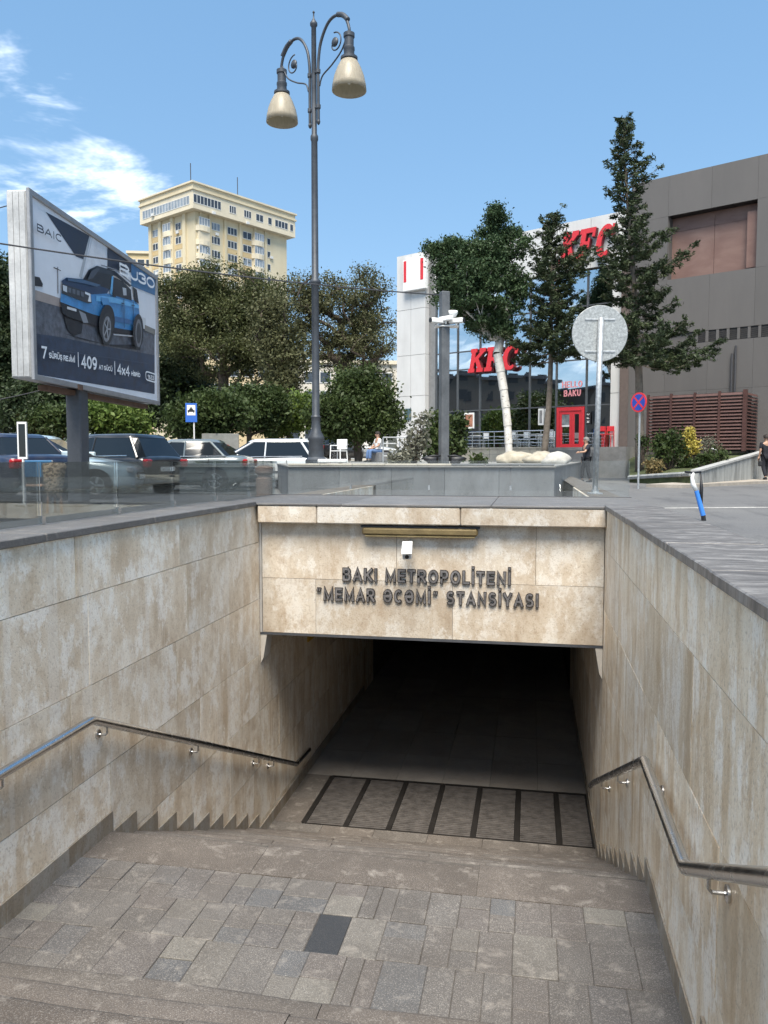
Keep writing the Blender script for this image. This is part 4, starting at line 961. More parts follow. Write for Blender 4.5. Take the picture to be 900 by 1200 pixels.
# round traffic sign seen from behind
rs = atz(698, 10.55, -.463); t = thing('round_traffic_sign', 'round galvanised traffic sign seen from behind at the portal corner', 'traffic sign', tuple(rs))
zc = (538 - 392) / F * 10.55; Rr_ = 32.5 / F * 10.55
fwd = Vector((FW.x, FW.y, 0)).normalized()
sc_ = rs + RT * .04; sc_.z = zc
k = NT('sign_back'); k.base(k.ramp(k.noise(k.coords(), 34, 5, .75), [(.32, (.24, .25, .25)), (.5, (.34, .36, .36)), (.68, (.52, .54, .54))])); k.rough(.55); k.b.inputs['Metallic'].default_value = .35; M_SBACK = k.m
MB().lathe([(Rr_ * .985, 0), (Rr_, .004), (Rr_, .016), (Rr_ * .985, .02), (0, .02)], sc_ + fwd * .045, 48, fwd).build('disc', M_SBACK, t)
o = MB().tube([rs, rs.lerp(Vector((sc_.x, sc_.y, zc + .20)), .5), (sc_.x, sc_.y, zc + .20)], .037, 14).build('post', M_GALV, t, True)
for y in (376, 413): MB(Matrix.Translation((sc_.x, sc_.y, (538 - y) / F * 10.55)) @ Matrix.Rotation(YAW, 4, 'Z')).bbox(-.20, .20, .036, .060, -.014, .014, .004).build('clamp_bar', M_GALV, t)
MB().lathe([(.10, 0), (.10, .015), (.05, .02), (.05, .05)], rs, 14).build('foot', M_GALV, t)

# blue no-stopping sign
ns_ = atz(748.5, 24.0, G); t = thing('no_stopping_sign', 'round blue and red no-stopping sign on a thin grey post', 'traffic sign', tuple(ns_))
zc = (538 - 472) / F * 24; rr = 11.5 / F * 24; M_BLUE = plain('sign_blue', (.02, .06, .36), .4, 0, .05); bk = Matrix.Rotation(-1.02, 3, 'Z') @ (-fwd)
c0 = Vector((ns_.x, ns_.y, zc))
MB().tube([ns_, c0 + Vector((0, 0, .25))], .032, 10).build('post', M_GALV, t)
MB().lathe([(rr, 0), (rr, .02), (0, .021)], c0 + bk * .04, 32, bk).build('plate', M_RED, t)
MB().lathe([(rr * .82, 0), (rr * .82, .003), (0, .0035)], c0 + bk * .0615, 32, bk).build('blue_field', M_BLUE, t)
for a in (45, -45): MB(Matrix.Translation(c0 + bk * (.0655 if a > 0 else .0665)) @ Matrix.Rotation(YAW - 1.02, 4, 'Z') @ Matrix.Rotation(R(a), 4, 'Y')).box(-rr * .8, rr * .8, -.001, .0, -rr * .09, rr * .09).build('red_bar', M_RED, t)

# blue taxi stop sign
ts = atz(228, 33.0, G); t = thing('taxi_stop_sign', 'blue and white taxi stop sign on a thin post above the parked cars', 'traffic sign', tuple(ts))
z0, z1 = (538 - 495) / F * 33, (538 - 473) / F * 33; M_BLUE2 = plain('sign_blue_bright', (.03, .13, .50), .4, 0, .05)
MB().tube([ts, Vector((ts.x, ts.y, z1))], .03, 8).build('post', M_WHITE, t)
Mx = Matrix.Translation((ts.x, ts.y, 0)) @ Matrix.Rotation(YAW + .12, 4, 'Z'); W2 = 6.6 / F * 33
MB(Mx).bbox(-W2 - .1, W2 - .1, -.06, -.04, z0, z1, .004).build('plate', M_BLUE2, t)
MB(Mx).box(-W2 * .72 - .1, W2 * .72 - .1, -.064, -.061, z0 + (z1 - z0) * .36, z1 - .08).build('white_field', M_WHITE, t)
zc = z0 + (z1 - z0) * .54
mb = MB(Mx); mb.prism([(-.14, 0), (.14, 0), (.14, .07), (.09, .08), (.05, .15), (-.05, .15), (-.09, .08), (-.14, .07)], -.068, -.065, lambda u, v, d: (u - .1, d, zc + v))
mb.box(-.03 - .1, .03 - .1, -.068, -.065, zc + .155, zc + .19); mb.box(-.13 - .1, -.08 - .1, -.068, -.065, zc - .03, zc - .003); mb.box(.08 - .1, .13 - .1, -.068, -.065, zc - .03, zc - .003); mb.build('taxi_symbol', M_BLACK, t)

# overhead cables
def cable(lab, a, b, sag, r=.013):
    a, b = Vector(a), Vector(b); pts = [a.lerp(b, i / 24) - Vector((0, 0, sag * 4 * (i / 24) * (1 - i / 24))) for i in range(25)]
    tag(MB().tube(pts, r, 6).build('overhead_cable', M_DKGREY), lab, 'cable')
cable('dark overhead cable crossing in front of the billboard and lamp post', at(-60, 276, 12.0), at(520, 346, 17.0) , .10)
cable('thin overhead cable low at the left edge below the billboard', at(-60, 478, 16), at(86, 447, 17), .05, .009)
cable('short cable stub reaching the billboard top corner from the left', at(-60, 256, 13.4), at(12, 240, 13.4), .02, .009)

# leaning blue and white scooter stem by the road
ss = atz(823, 11.6, G); bt = at(825, 611, 11.6); t = thing('scooter_stem', 'leaning blue and white scooter stem with black foot beside the right coping', 'scooter', tuple(ss))
P = [at(x, y, 11.6) for x, y in ((826, 620), (824, 604), (816, 575))]
MB().tube([P[0] - Vector((0, 0, .08)), P[0], P[1]], [.035, .035, .033], 10).build('black_foot', M_BLACK, t)
MB().tube([P[1], P[2]], [.036, .032], 12).build('blue_sleeve', plain('scooter_blue', (.05, .22, .68), .35, 0, .05), t)
MB().tube([P[2], at(812, 567, 11.6), at(811, 560, 11.6), at(812, 554, 11.6)], [.032, .034, .026, .024], 10).build('white_neck', M_WHITE, t, True)
MB().tube([at(821, 590, 11.68), at(822, 572, 11.68), at(821, 552, 11.7)], [.03, .026, .008], 8).build('brake_lever', M_BLACK, t, True)
MB().tube([at(803, 553, 11.55), at(812, 554, 11.6), at(821, 553, 11.7)], .016, 8).build('handlebar', M_BLACK, t)

# ================================================================== BILLBOARD
bTL, bBL = at(32, 232, 13.0), at(36, 443, 13.0)
bl = Vector((bTL.x + .0, bTL.y, 0)); far = at(183, 392, 13.2 * 211 / 145); far.z = 0; bl = Vector(((bTL.x + bBL.x) / 2, (bTL.y + bBL.y) / 2, 0))
bu = (far - bl); BW = bu.length; bu.normalize(); bn = Vector((bu.y, -bu.x, 0))      # bn: outward normal of the print side
if bn.dot(-bl) < 0: bn = -bn
BZ0, BZ1 = (538 - 444) / F * 13.2, (538 - 230) / F * 13.2
MBB = Matrix(((bu.x, -bn.x, 0, bl.x), (bu.y, -bn.y, 0, bl.y), (0, 0, 1, 0), (0, 0, 0, 1)))   # local: x along, y into the box, z up
bb = thing('billboard', 'large billboard with a blue car advertisement on a single post', 'billboard', tuple(MBB @ Vector((BW / 2, .3, G))))
M_BOX = plain('billboard_sheet', (.50, .50, .49), .5, .3, .2, 2.5)
MB(MBB).bbox(0, BW, .0, .34, BZ0, BZ1, .02).build('box', M_BOX, bb)
for a in range(3): MB(MBB).box(-.012, -.001, .03 + .10 * a, .12 + .10 * a, BZ0 + .03, BZ1 - .03).build('side_sheet', M_BOX, bb)
M_BFR = plain('billboard_frame', (.34, .34, .345), .45, .5, .15, 5)
fwd_ = .07
MB(MBB).bbox(-.0, BW, -.06, -.001, BZ1 - fwd_, BZ1 + .03, .01).build('frame', M_BFR, bb); MB(MBB).bbox(0, BW, -.06, -.001, BZ0 - .03, BZ0 + fwd_, .01).build('frame', M_BFR, bb)
MB(MBB).bbox(-.02, .09, -.061, -.001, BZ0 - .031, BZ1 + .031, .01).build('frame', M_BFR, bb); MB(MBB).bbox(BW - .07, BW + .02, -.061, -.001, BZ0 - .031, BZ1 + .031, .01).build('frame', M_BFR, bb)
pc = BW * .34
MB(MBB).bbox(pc - .19, pc + .19, .04, .32, G, BZ0 - .002, .02).build('post', plain('billboard_post', (.085, .09, .10), .6, .2, .2, 3), bb)
MB(MBB).bbox(pc - .34, pc + .34, -.12, .48, G, G + .06, .015).build('footing', M_CONC, bb)
MB(MBB).bbox(.8, BW - .3, .12, .30, BZ0 - .13, BZ0 - .033, .01).build('beam', plain('rusty_beam', (.13, .075, .05), .8, .1, .3), bb)
# printed sheet: flat shapes, each a hair above the one below
pn = MB(MBB).box(.09, BW - .07, -.02, -.004, BZ0 + .07, BZ1 - .07).build('printed_sheet', plain('print_grey_wall', (.74, .76, .80), .45, 0, .06, .6), bb)
def pz(zx, zy):      # pixel in the enlarged crop of the poster -> (u, z) on the sheet
    r = ray(zx / 4.5, 215 + zy / 4.5); O = MBB @ Vector((0, -.02, 0)); tt = O.dot(bn) / r.dot(bn); p = r * tt; return (p - O).dot(bu), p.z
_lay = [0]
def fnP(u, v, d): return tuple(MBB @ Vector((min(max(u, .095), BW - .075), -.02 - d, min(max(v, BZ0 + .072), BZ1 - .072))))
def shape(pts, col, nm, var=.12, sc=3.0):
    _lay[0] += 1; d = .0012 * _lay[0]; pg = [pz(*p) for p in pts]
    vs, fs = ngon_prism(pg, d - .001, d, fnP)
    return MB().add(vs, fs).build(nm, plain('print_' + nm + str(_lay[0]), col, .45, 0, var, sc), pn)
NAVY = (.018, .026, .05); BODY = (.06, .25, .52); BODYL = (.14, .42, .72); BODYD = (.012, .04, .10); BLK = (.008, .010, .016)
shape([(180, 610), (330, 655), (740, 735), (815, 800), (815, 1110), (190, 1010)], (.11, .12, .145), 'road', .5, 9)
shape([(180, 790), (320, 810), (500, 850), (815, 905), (815, 1110), (190, 1010)], (.03, .05, .09), 'road_front', .4, 5)
shape([(180, 560), (330, 610), (330, 655), (180, 612)], (.36, .30, .27), 'kerb')
shape([(240, 150), (470, 275), (440, 400), (400, 385)], NAVY, 'beam_dark', .3)
shape([(470, 275), (478, 279), (430, 500), (415, 490)], (.42, .44, .47), 'beam_light')
shape([(485, 285), (560, 322), (550, 450), (440, 500)], (.72, .73, .76), 'beam_pale')
shape([(565, 325), (690, 395), (690, 470), (565, 450)], NAVY, 'panel_dark')
shape([(690, 395), (815, 455), (815, 590), (690, 540)], (.05, .16, .32), 'panel_blue')
shape([(300, 440), (303, 440), (305, 580), (302, 580)], (.05, .05, .06), 'pole_print'); shape([(280, 440), (318, 458), (318, 462), (280, 446)], (.05, .05, .06), 'pole_print')
shape([(180, 490), (205, 495), (222, 530), (220, 545), (180, 540)], (.02, .02, .025), 'far_car')
shape([(748, 705), (765, 712), (768, 770), (752, 765)], (.60, .62, .64), 'charger'); shape([(760, 745), (815, 770), (815, 800), (760, 775)], (.2, .19, .17), 'ramp')
# the car
shape([(330, 790), (560, 850), (740, 850), (735, 880), (600, 860), (420, 820)], (.008, .012, .02), 'car_shadow')
shape([(330, 690), (435, 720), (425, 790), (385, 805), (350, 770)], BLK, 'near_tyre')
shape([(312, 620), (320, 560), (420, 540), (500, 560), (590, 590), (700, 615), (728, 640), (735, 760), (690, 775), (590, 760), (520, 740), (480, 700), (400, 690), (330, 670)], BODY, 'car_body', .25, 2.5)
shape([(318, 515), (345, 496), (430, 505), (575, 555), (560, 580), (480, 585), (330, 545)], BODYD, 'car_bonnet')
shape([(430, 510), (462, 455), (505, 436), (560, 450), (590, 485), (578, 560)], (.012, .015, .022), 'windscreen')
shape([(462, 455), (505, 434), (600, 462), (690, 540), (680, 545), (600, 486), (560, 478)], (.02, .03, .045), 'car_roof')
shape([(590, 492), (640, 515), (685, 560), (690, 618), (590, 588)], (.015, .018, .025), 'side_window'); shape([(640, 548), (660, 553), (662, 590), (645, 590)], (.45, .48, .52), 'window_glint')
shape([(694, 545), (715, 560), (727, 635), (705, 622)], BLK, 'rear_window')
shape([(583, 488), (592, 490), (585, 590), (574, 580)], BODYL, 'pillar')
shape([(500, 590), (590, 600), (725, 640), (727, 660), (600, 630), (500, 620)], BODYL, 'shoulder_light')
shape([(318, 528), (470, 578), (476, 630), (455, 632), (318, 580)], (.03, .035, .045), 'grille'); shape([(322, 535), (345, 543), (345, 575), (325, 565)], (.55, .60, .66), 'headlight_print'); shape([(440, 570), (468, 582), (472, 625), (455, 622), (462, 592), (440, 582)], (.70, .74, .78), 'headlight_print')
for i in range(4): shape([(350 + i * 22, 548 + i * 7), (366 + i * 22, 553 + i * 7), (366 + i * 22, 578 + i * 7), (350 + i * 22, 572 + i * 7)], (.10, .12, .15), 'grille_slot')
shape([(308, 625), (480, 690), (520, 700), (515, 760), (440, 735), (340, 700), (318, 680)], BLK, 'bumper'); shape([(343, 648), (392, 662), (392, 676), (343, 662)], (.6, .62, .64), 'plate_print'); shape([(405, 670), (440, 688), (455, 735), (428, 735)], (.24, .26, .29), 'fog_surround')
shape([(590, 760), (700, 780), (700, 800), (588, 785)], BLK, 'sill'); shape([(588, 793), (700, 803), (700, 809), (588, 800)], (.50, .52, .55), 'side_step')
shape([(345, 500), (430, 508), (520, 535), (500, 545), (420, 525), (345, 512)], (.05, .11, .20), 'bonnet_light')
shape([(470, 460), (500, 446), (515, 450), (478, 500), (450, 508)], (.05, .065, .09), 'windscreen_light')
shape([(520, 600), (560, 606), (568, 640), (530, 640)], (.07, .25, .50), 'wing_light'); shape([(595, 700), (690, 722), (692, 745), (592, 728)], (.028, .12, .29), 'door_shade')
for xa, xb in ((640, 643), (690, 692)): shape([(xa, 596 + (xa - 590) * .22), (xb, 597 + (xa - 590) * .22), (xb + 2, 760), (xa + 2, 760)], (.012, .05, .12), 'door_seam')
for xa in (628, 682): shape([(xa, 628 + (xa - 628) * .2), (xa + 16, 632 + (xa - 628) * .2), (xa + 16, 638 + (xa - 628) * .2), (xa, 634 + (xa - 628) * .2)], (.02, .06, .13), 'handle_print')
shape([(520, 428), (600, 452), (680, 520), (676, 524), (598, 457), (520, 434)], (.20, .22, .25), 'roof_rail'); shape([(583, 570), (600, 575), (598, 600), (585, 598)], BLK, 'mirror_print')
for i in range(6): shape([(200 + i * 95, 905 + i * 14 - 40), (290 + i * 95, 917 + i * 14 - 40), (288 + i * 95, 921 + i * 14 - 40), (198 + i * 95, 909 + i * 14 - 40)], (.05, .07, .11), 'wet_streak')
def ell(cx, cy, rx, ry, n=20, tilt=0): return [(cx + rx * math.cos(2 * math.pi * i / n) + tilt * math.sin(2 * math.pi * i / n), cy + ry * math.sin(2 * math.pi * i / n)) for i in range(n)]
shape(ell(548, 735, 42, 95, 22, -4), BLK, 'wheel_arch'); shape(ell(549, 768, 30, 88, 22, -3), (.02, .022, .026), 'front_tyre'); shape(ell(547, 768, 22, 68, 20, -3), (.20, .21, .23), 'front_rim'); shape(ell(547, 768, 15, 50, 16, -3), (.03, .033, .04), 'front_rim_dark')
for a in range(5):
    w_ = 2 * math.pi * a / 5; shape([(547 - 3, 768), (547 + 3, 768), (547 + 20 * math.cos(w_) + 2, 768 + 62 * math.sin(w_)), (547 + 20 * math.cos(w_) - 2, 768 + 62 * math.sin(w_))] if abs(math.sin(w_)) > .3 else [(547, 764), (547, 772), (547 + 20 * math.cos(w_), 772 + 62 * math.sin(w_)), (547 + 20 * math.cos(w_), 764 + 62 * math.sin(w_))], (.33, .35, .38), 'spoke')
shape(ell(712, 780, 28, 92, 20), BLK, 'wheel_arch'); shape(ell(714, 790, 17, 75, 18), (.15, .16, .18), 'rear_rim'); shape(ell(714, 790, 12, 55, 16), (.03, .033, .04), 'rear_rim_dark')
# printed writing
def ptext(s, zx0, zy0, zx1, zy1, zh, t_, col, nm, slant=0.0, gapf=.12):     # baseline from (zx0,zy0) to (zx1,zy1), cap height zh at the left
    (u0, v0), (u1, v1), (uh, vh) = pz(zx0, zy0), pz(zx1, zy1), pz(zx0, zy0 - zh)
    h = vh - v0; _lay[0] += 1; d = .0012 * _lay[0]
    fit = (u1 - u0); x = 0.0; gap = gapf * h
    base = sum(GL[c][0] * h for c in s if c != ' '); spc = .3 * h * s.count(' ') + gap * (len(s) - 1); ws = max(.25, (fit - spc) / base)
    fn = lambda u, v, q: fnP(u0 + u, v0 + (v1 - v0) * u / fit + v, q)
    mt = plain('ink_' + nm, col, .45, 0, 0)
    for c in s:
        if c == ' ': x += .3 * h + gap; continue
        m = MB(); x += glyph(m, c, x, 0, h, t_, d - .001, d, fn, ws) + gap; m.build('printed_letter', mt, pn)
INKW = (.80, .82, .84)
ptext('BAIC', 172, 252, 306, 315, 42, .17, (.03, .035, .05), 'dark', gapf=.25)
ptext('BJ30', 612, 478, 798, 560, 62, .20, INKW, 'white')
ptext('7', 196, 922, 224, 926, 66, .20, INKW, 'white'); ptext('S\u00dcR\u00dc\u015e REJ\u0130M\u0130', 234, 920, 373, 945, 30, .22, INKW, 'white', gapf=.10)
ptext('409', 407, 973, 490, 985, 70, .20, INKW, 'white'); ptext('AT G\u00dcC\u00dc', 500, 980, 572, 992, 24, .22, INKW, 'white', gapf=.10)
ptext('4x4', 598, 1005, 664, 1018, 56, .20, INKW, 'white'); ptext('H\u0130BR\u0130D', 672, 1013, 720, 1022, 22, .24, INKW, 'white', gapf=.10)
shape([(386, 890), (389, 890), (391, 968), (388, 968)], INKW, 'divider'); shape([(581, 938), (584, 938), (586, 1010), (583, 1010)], INKW, 'divider')
ptext('1633', 760, 1032, 792, 1038, 24, .2, INKW, 'white')
(ua, va), (ub, vb) = pz(748, 990), pz(803, 1050); _lay[0] += 1; mb = MB(); d = .0012 * _lay[0]; uc, vc, ru, rv = (ua + ub) / 2, (va + vb) / 2, (ub - ua) / 2, abs(va - vb) / 2
L, Q, cl_ = ribbon([(uc + ru * (abs(math.cos(a)) ** .4) * (1 if math.cos(a) > 0 else -1), vc + rv * (abs(math.sin(a)) ** .4) * (1 if math.sin(a) > 0 else -1)) for a in [2 * math.pi * i / 28 for i in range(29)]], .03)
n = len(L); mb.add([fnP(p.x, p.y, d) for p in L + Q], [(i, (i + 1) % n, n + (i + 1) % n, n + i) for i in range(n)]); mb.build('printed_badge', plain('ink_white', INKW), pn)
MB(MBB).box(pc - .5, pc - .3, -.075, -.062, BZ0 - .05, BZ0 + .05).build('rust_patch', plain('rusty_beam', (.13, .075, .05)), bb)

# ================================================================== FAR BUILDINGS
def solve(Cc, d, px):
    k_ = (px - CX) / F; return -(Cc.dot(RT) - k_ * Cc.dot(FW)) / (d.dot(RT) - k_ * d.dot(FW))
M_TOW = NT('tower_cream'); k = M_TOW; w = k.coords()
k.base(k.mix(k.math('MULTIPLY', k.ramp(k.noise(k.coords((.5, .5, .06)), 1, 4, .6), [(.4, 0.0), (.8, 1.0)]), .3), k.ramp(k.noise(w, .12, 3), [(.3, (.58, .50, .34)), (.7, (.65, .575, .41))]), (.44, .34, .2))); k.rough(.8); M_TOW = k.m
M_TOWL = plain('tower_pale', (.64, .57, .43), .8, 0, .08, .3); M_TOWO = plain('tower_ochre', (.54, .41, .22), .8, 0, .08, .3)
M_PANE = plain('window_pane_dark', (.045, .055, .07), .12, 0, .3, .4); M_PANEL = plain('window_pane_light', (.24, .28, .32), .12, 0, .3, .4); M_WFR = plain('window_frame_white', (.62, .62, .60), .6, 0, .05)
DT = 170.0; Cc = at(226, 230, DT); Cc = Vector((Cc.x, Cc.y, 0)); tz1 = 59.3; tz0 = 53.8
dl, drr = -fr, fn_
lenL, lenR = solve(Cc + Vector((0, 0, 55)), dl, 164), solve(Cc + Vector((0, 0, 55)), drr, 346)
tower = thing('apartment_tower', 'cream apartment tower with a wider top storey rising above the trees', 'building', (Cc.x, Cc.y, G))
def frame(o, ux, iy): return Matrix(((ux.x, iy.x, 0, o.x), (ux.y, iy.y, 0, o.y), (0, 0, 1, 0), (0, 0, 0, 1)))
ML_ = frame(Cc + dl * lenL, -dl, drr); MR_ = frame(Cc, drr, dl)      # left face (x towards the corner), right face (x away from the corner)
OV = 1.5
MB(MR_).box(OV, lenR - OV, OV, lenL - OV, G, tz0 + .05).build('wall', M_TOW, tower)
MB(MR_).box(0, lenR, 0, lenL, tz0, tz1 - 1.6).build('top_storey', M_TOWL, tower)
MB(MR_).box(-.25, lenR + .25, -.25, lenL + .25, tz1 - 1.6, tz1 - 1.2).build('cornice', M_TOW, tower); MB(MR_).box(0, lenR, 0, lenL, tz1 - 1.2, tz1 - .2).build('parapet', M_TOW, tower); MB(MR_).box(-.35, lenR + .35, -.35, lenL + .35, tz1 - .2, tz1 + .15).build('cornice', M_TOWL, tower)
for x, h in ((1, 4.5), (14, 5)): MB(MR_).tube([(x, lenL * .1, tz1), (x, lenL * .1, tz1 + h)], .10, 6).build('aerial', M_DKGREY, tower)
def twin(M, x, z, w_, h, n=2, y=0.0, light=False, mat=None):
    o = MB(M); o.box(x - w_ / 2, x + w_ / 2, y - .06, y - .005, z - h / 2, z - h / 2 + .12); o.box(x - w_ / 2, x + w_ / 2, y - .06, y - .005, z + h / 2 - .12, z + h / 2)
    for i in range(n + 1):
        xx = x - w_ / 2 + w_ * i / n; o.box(max(xx - .07, x - w_ / 2), min(xx + .07, x + w_ / 2), y - .055, y - .006, z - h / 2 + .121, z + h / 2 - .121)
    q_ = o.build('window', M_WFR, tower)
    MB(M).box(x - w_ / 2 + .02, x + w_ / 2 - .02, y - .03, y + .01, z - h / 2 + .02, z + h / 2 - .02).build('pane', mat or (M_PANEL if light else M_PANE), q_)
def sx(M, face, px, off=0.0):
    o = M @ Vector((0, off, 0)); d = (M @ Vector((1, off, 0))) - o; return solve(o + Vector((0, 0, 45)), d, px)
zp = lambda i: 51.6 - 3.0 * i
def zx(z): return 150 + z / 4.2857
for i in range(9):
    zc = zp(i)
    for j, (c, n_, w_) in enumerate(((440, 3, 2.6), (525, 3, 2.7), (600, 2, 2.6))):
        x = sx(MR_, 0, zx(c), OV)
        if j == 2 and i in (3, 4): MB(MR_).box(x - 1.5, x + 1.5, OV - .04, OV + .02, zc - 1.0, zc + 1.2).build('loggia', M_BACK, tower); MB(MR_).box(x - 1.5, x + 1.5, OV - .12, OV - .05, zc - 1.0, zc - .3).build('loggia_rail', M_TOWO, tower)
        else: twin(MR_, x, zc, w_, 1.7, n_, OV, (i * 7 + j * 3) % 4 == 0)
    for c in (385, 660):           # rounded bays
        x = sx(MR_, 0, zx(c), OV - .6)
        MB(MR_).prism([(x - 1.9, OV), (x - 1.5, OV - .7), (x - .5, OV - 1.0), (x + .5, OV - 1.0), (x + 1.5, OV - .7), (x + 1.9, OV)], zc - 1.9, zc - .75, lambda u, v, d: (u, v, d)).build('bay_parapet', M_TOWL, tower)
        if not (i == 1 and c == 385): twin(MR_, x, zc + .15, 2.9, 1.75, 4, OV - .72, True)
        MB(MR_).box(x - 1.45, x + 1.45, OV - .65, OV, zc - .74, zc + 1.08).build('bay_core', M_TOWL, tower)
    twin(MR_, sx(MR_, 0, zx(708), OV), zc, 1.0, 1.6, 1, OV)
    for j, c in enumerate((140, 255)): twin(ML_, sx(ML_, 1, zx(c), OV), zc - .1, 2.0, 1.6, 2, OV, (i + j) % 3 == 0)
    x = sx(ML_, 1, zx(198), OV - .6)
    MB(ML_).prism([(x - 1.9, OV), (x - 1.5, OV - .7), (x - .5, OV - 1.0), (x + .5, OV - 1.0), (x + 1.5, OV - .7), (x + 1.9, OV)], zc - 1.9, zc - .75, lambda u, v, d: (u, v, d)).build('bay_parapet', M_TOWL, tower)
    twin(ML_, x, zc + .15, 2.9, 1.75, 3, OV - .72, True); MB(ML_).box(x - 1.45, x + 1.45, OV - .65, OV, zc - .74, zc + 1.08).build('bay_core', M_TOWL, tower)
for px_, a in ((zx(525), MR_), (zx(600), MR_), (zx(140), ML_), (zx(255), ML_)):       # ochre spandrel strips and pilasters
    x = sx(a, 0, px_, OV)
    for i in range(8): MB(a).box(x - 1.4, x + 1.4, OV - .05, OV - .004, zp(i) - 2.05, zp(i) - 1.0).build('spandrel', M_TOWO, tower)
for px_ in (365, 412, 487, 563, 637, 690): x = sx(MR_, 0, zx(px_), OV); MB(MR_).box(x - .3, x + .3, OV - .35, OV - .001, 18, tz0).build('pilaster', M_TOW, tower)
for px_ in (120, 168, 228, 290): x = sx(ML_, 1, zx(px_), OV); MB(ML_).box(x - .5, x + .5, OV - .45, OV - .001, 18, tz0).build('pilaster', M_TOW, tower)
zr_ = 55.9; xa, xb = sx(MR_, 0, zx(332)), sx(MR_, 0, zx(470)); twin(MR_, (xa + xb) / 2, zr_, xb - xa, 1.9, 8)
for a, b, n_ in ((512, 545, 3), (585, 621, 3), (645, 681, 2), (705, 724, 1), (740, 804, 4), (815, 831, 1)): xa, xb = sx(MR_, 0, zx(a)), sx(MR_, 0, zx(b)); twin(MR_, (xa + xb) / 2, zr_, xb - xa, 1.7, n_)
xa, xb = sx(ML_, 1, zx(78)), sx(ML_, 1, zx(313)); twin(ML_, (xa + xb) / 2, zr_ - .2, xb - xa, 1.9, 16, 0, True)
for px_, z_ in ((430, 53.9), (445, 50.0), (445, 43.5), (600, 53.9), (352, 46), (355, 43), (718, 48)):
    x = sx(MR_, 0, zx(px_), 0 if z_ > 53.8 else OV); y_ = 0 if z_ > 53.8 else OV; MB(MR_).bbox(x - .45, x + .45, y_ - .42, y_ - .07, z_ - .3, z_ + .3, .03).build('air_conditioner', M_WFR, tower)
for px_, z_ in ((160, 55.0), (255, 50.2), (148, 42.4)): x = sx(ML_, 1, zx(px_), OV); y_ = 0 if z_ > 53.8 else OV; MB(ML_).bbox(x - .45, x + .45, y_ - .42, y_ - .07, z_ - .3, z_ + .3, .03).build('air_conditioner', M_WFR, tower)
def block(lab, name, px0, px1, ytop, D, col, rows=5, colsn=8):
    a, b = at(px0, ytop, D), at(px1, ytop, D + (px1 - px0) * .02); ux = Vector((b.x - a.x, b.y - a.y, 0)); L = ux.length; ux.normalize(); iy = Vector((-ux.y, ux.x, 0))
    M = frame(Vector((a.x, a.y, 0)), ux, iy); h = a.z; t = thing(name, lab, 'building', (a.x, a.y, G)); mt = plain('wall_' + name + str(px0), col, .8, 0, .1, .2)
    MB(M).box(0, L, 0, 14, G, h).build('wall', mt, t); MB(M).box(-.4, L + .4, -.4, 14.4, h + .002, h + .6).build('roof', M_TOWL, t)
    for r_ in range(rows):
        for c_ in range(colsn):
            x = L * (c_ + .5) / colsn; z = h - 2.2 - 3 * r_
            f_ = MB(M).box(x - .9, x + .9, -.08, -.004, z - .9, z + .9).build('window', M_WFR, t); MB(M).box(x - .78, x + .78, -.10, -.082, z - .78, z + .78).build('pane', M_PANE, f_)
block('pale apartment block glimpsed through the trees right of the lamp post', 'apartment_block', 335, 480, 425, 125, (.58, .53, .44))
block('beige apartment block glimpsed through the trees below the tower', 'apartment_block', 230, 334, 400, 140, (.55, .44, .27), 5, 6)
block('cream block peeking out just left of the tower', 'apartment_block', 150, 180, 297, 195, (.60, .48, .28), 3, 3)
# low pavilion beside the restaurant column
pv = atz(436, 58, G); t = thing('pavilion', 'low pale pavilion with a flat roof left of the restaurant column', 'building', tuple(pv)); Mx = Matrix.Translation((pv.x, pv.y, 0)) @ Matrix.Rotation(YAW, 4, 'Z')
MB(Mx).box(.4, 5, 0, 6, G, 3.6).build('wall', plain('pavilion_wall', (.16, .18, .17), .6), t); MB(Mx).box(-.2, 5.4, -1, 6.4, 3.62, 4.3).build('roof', plain('pavilion_roof', (.55, .55, .55), .6), t)
for i in range(5): MB(Mx).tube([(-.2 + i, -1, 4.3), (.3 + i, -1, 5.3), (.8 + i, -1, 4.3)], .06, 6).build('truss', M_WHITE, t)
for i in range(6): MB(Mx).tube([(.1 + i, -.8, G), (.1 + i, -.8, 3.6)], .07, 6).build('column', M_WHITE, t)

# ================================================================== TREES AND SHRUBS
def leaf_mesh(name, cen, size, mat, parent, aspect=.55, dirs=None, jit=.35, up=.3):
    n = len(cen); off = np.array(wloc(parent)) if parent else np.zeros(3)
    nrm = RNG.normal(size=(n, 3)); nrm[:, 2] += up; nrm /= np.linalg.norm(nrm, axis=1)[:, None]
    if dirs is None: a = RNG.normal(size=(n, 3))
    else: a = dirs + RNG.normal(size=(n, 3)) * .45
    a -= nrm * (a * nrm).sum(1)[:, None]; a /= np.linalg.norm(a, axis=1)[:, None] + 1e-9; b = np.cross(nrm, a)
    s = size * (1 + jit * RNG.normal(size=(n, 1))).clip(.4, 1.9)
    c = cen - off; bend = nrm * s * .15
    V = np.stack([c - a * s, c + b * s * aspect + bend, c + a * s, c - b * s * aspect + bend], 1).reshape(-1, 3)
    me = bpy.data.meshes.new(name); me.vertices.add(4 * n); me.vertices.foreach_set('co', V.astype(np.float32).ravel())
    me.loops.add(4 * n); me.loops.foreach_set('vertex_index', np.arange(4 * n, dtype=np.int32)); me.polygons.add(n)
    me.polygons.foreach_set('loop_start', np.arange(0, 4 * n, 4, dtype=np.int32)); me.polygons.foreach_set('loop_total', np.full(n, 4, dtype=np.int32)); me.update(calc_edges=True)
    return link(name, me, mat, parent)
M_BARK = plain('bark_brown', (.085, .065, .05), .9, 0, .35, 7, .5); M_BARKG = plain('bark_grey', (.15, .125, .10), .9, 0, .3, 7, .5)
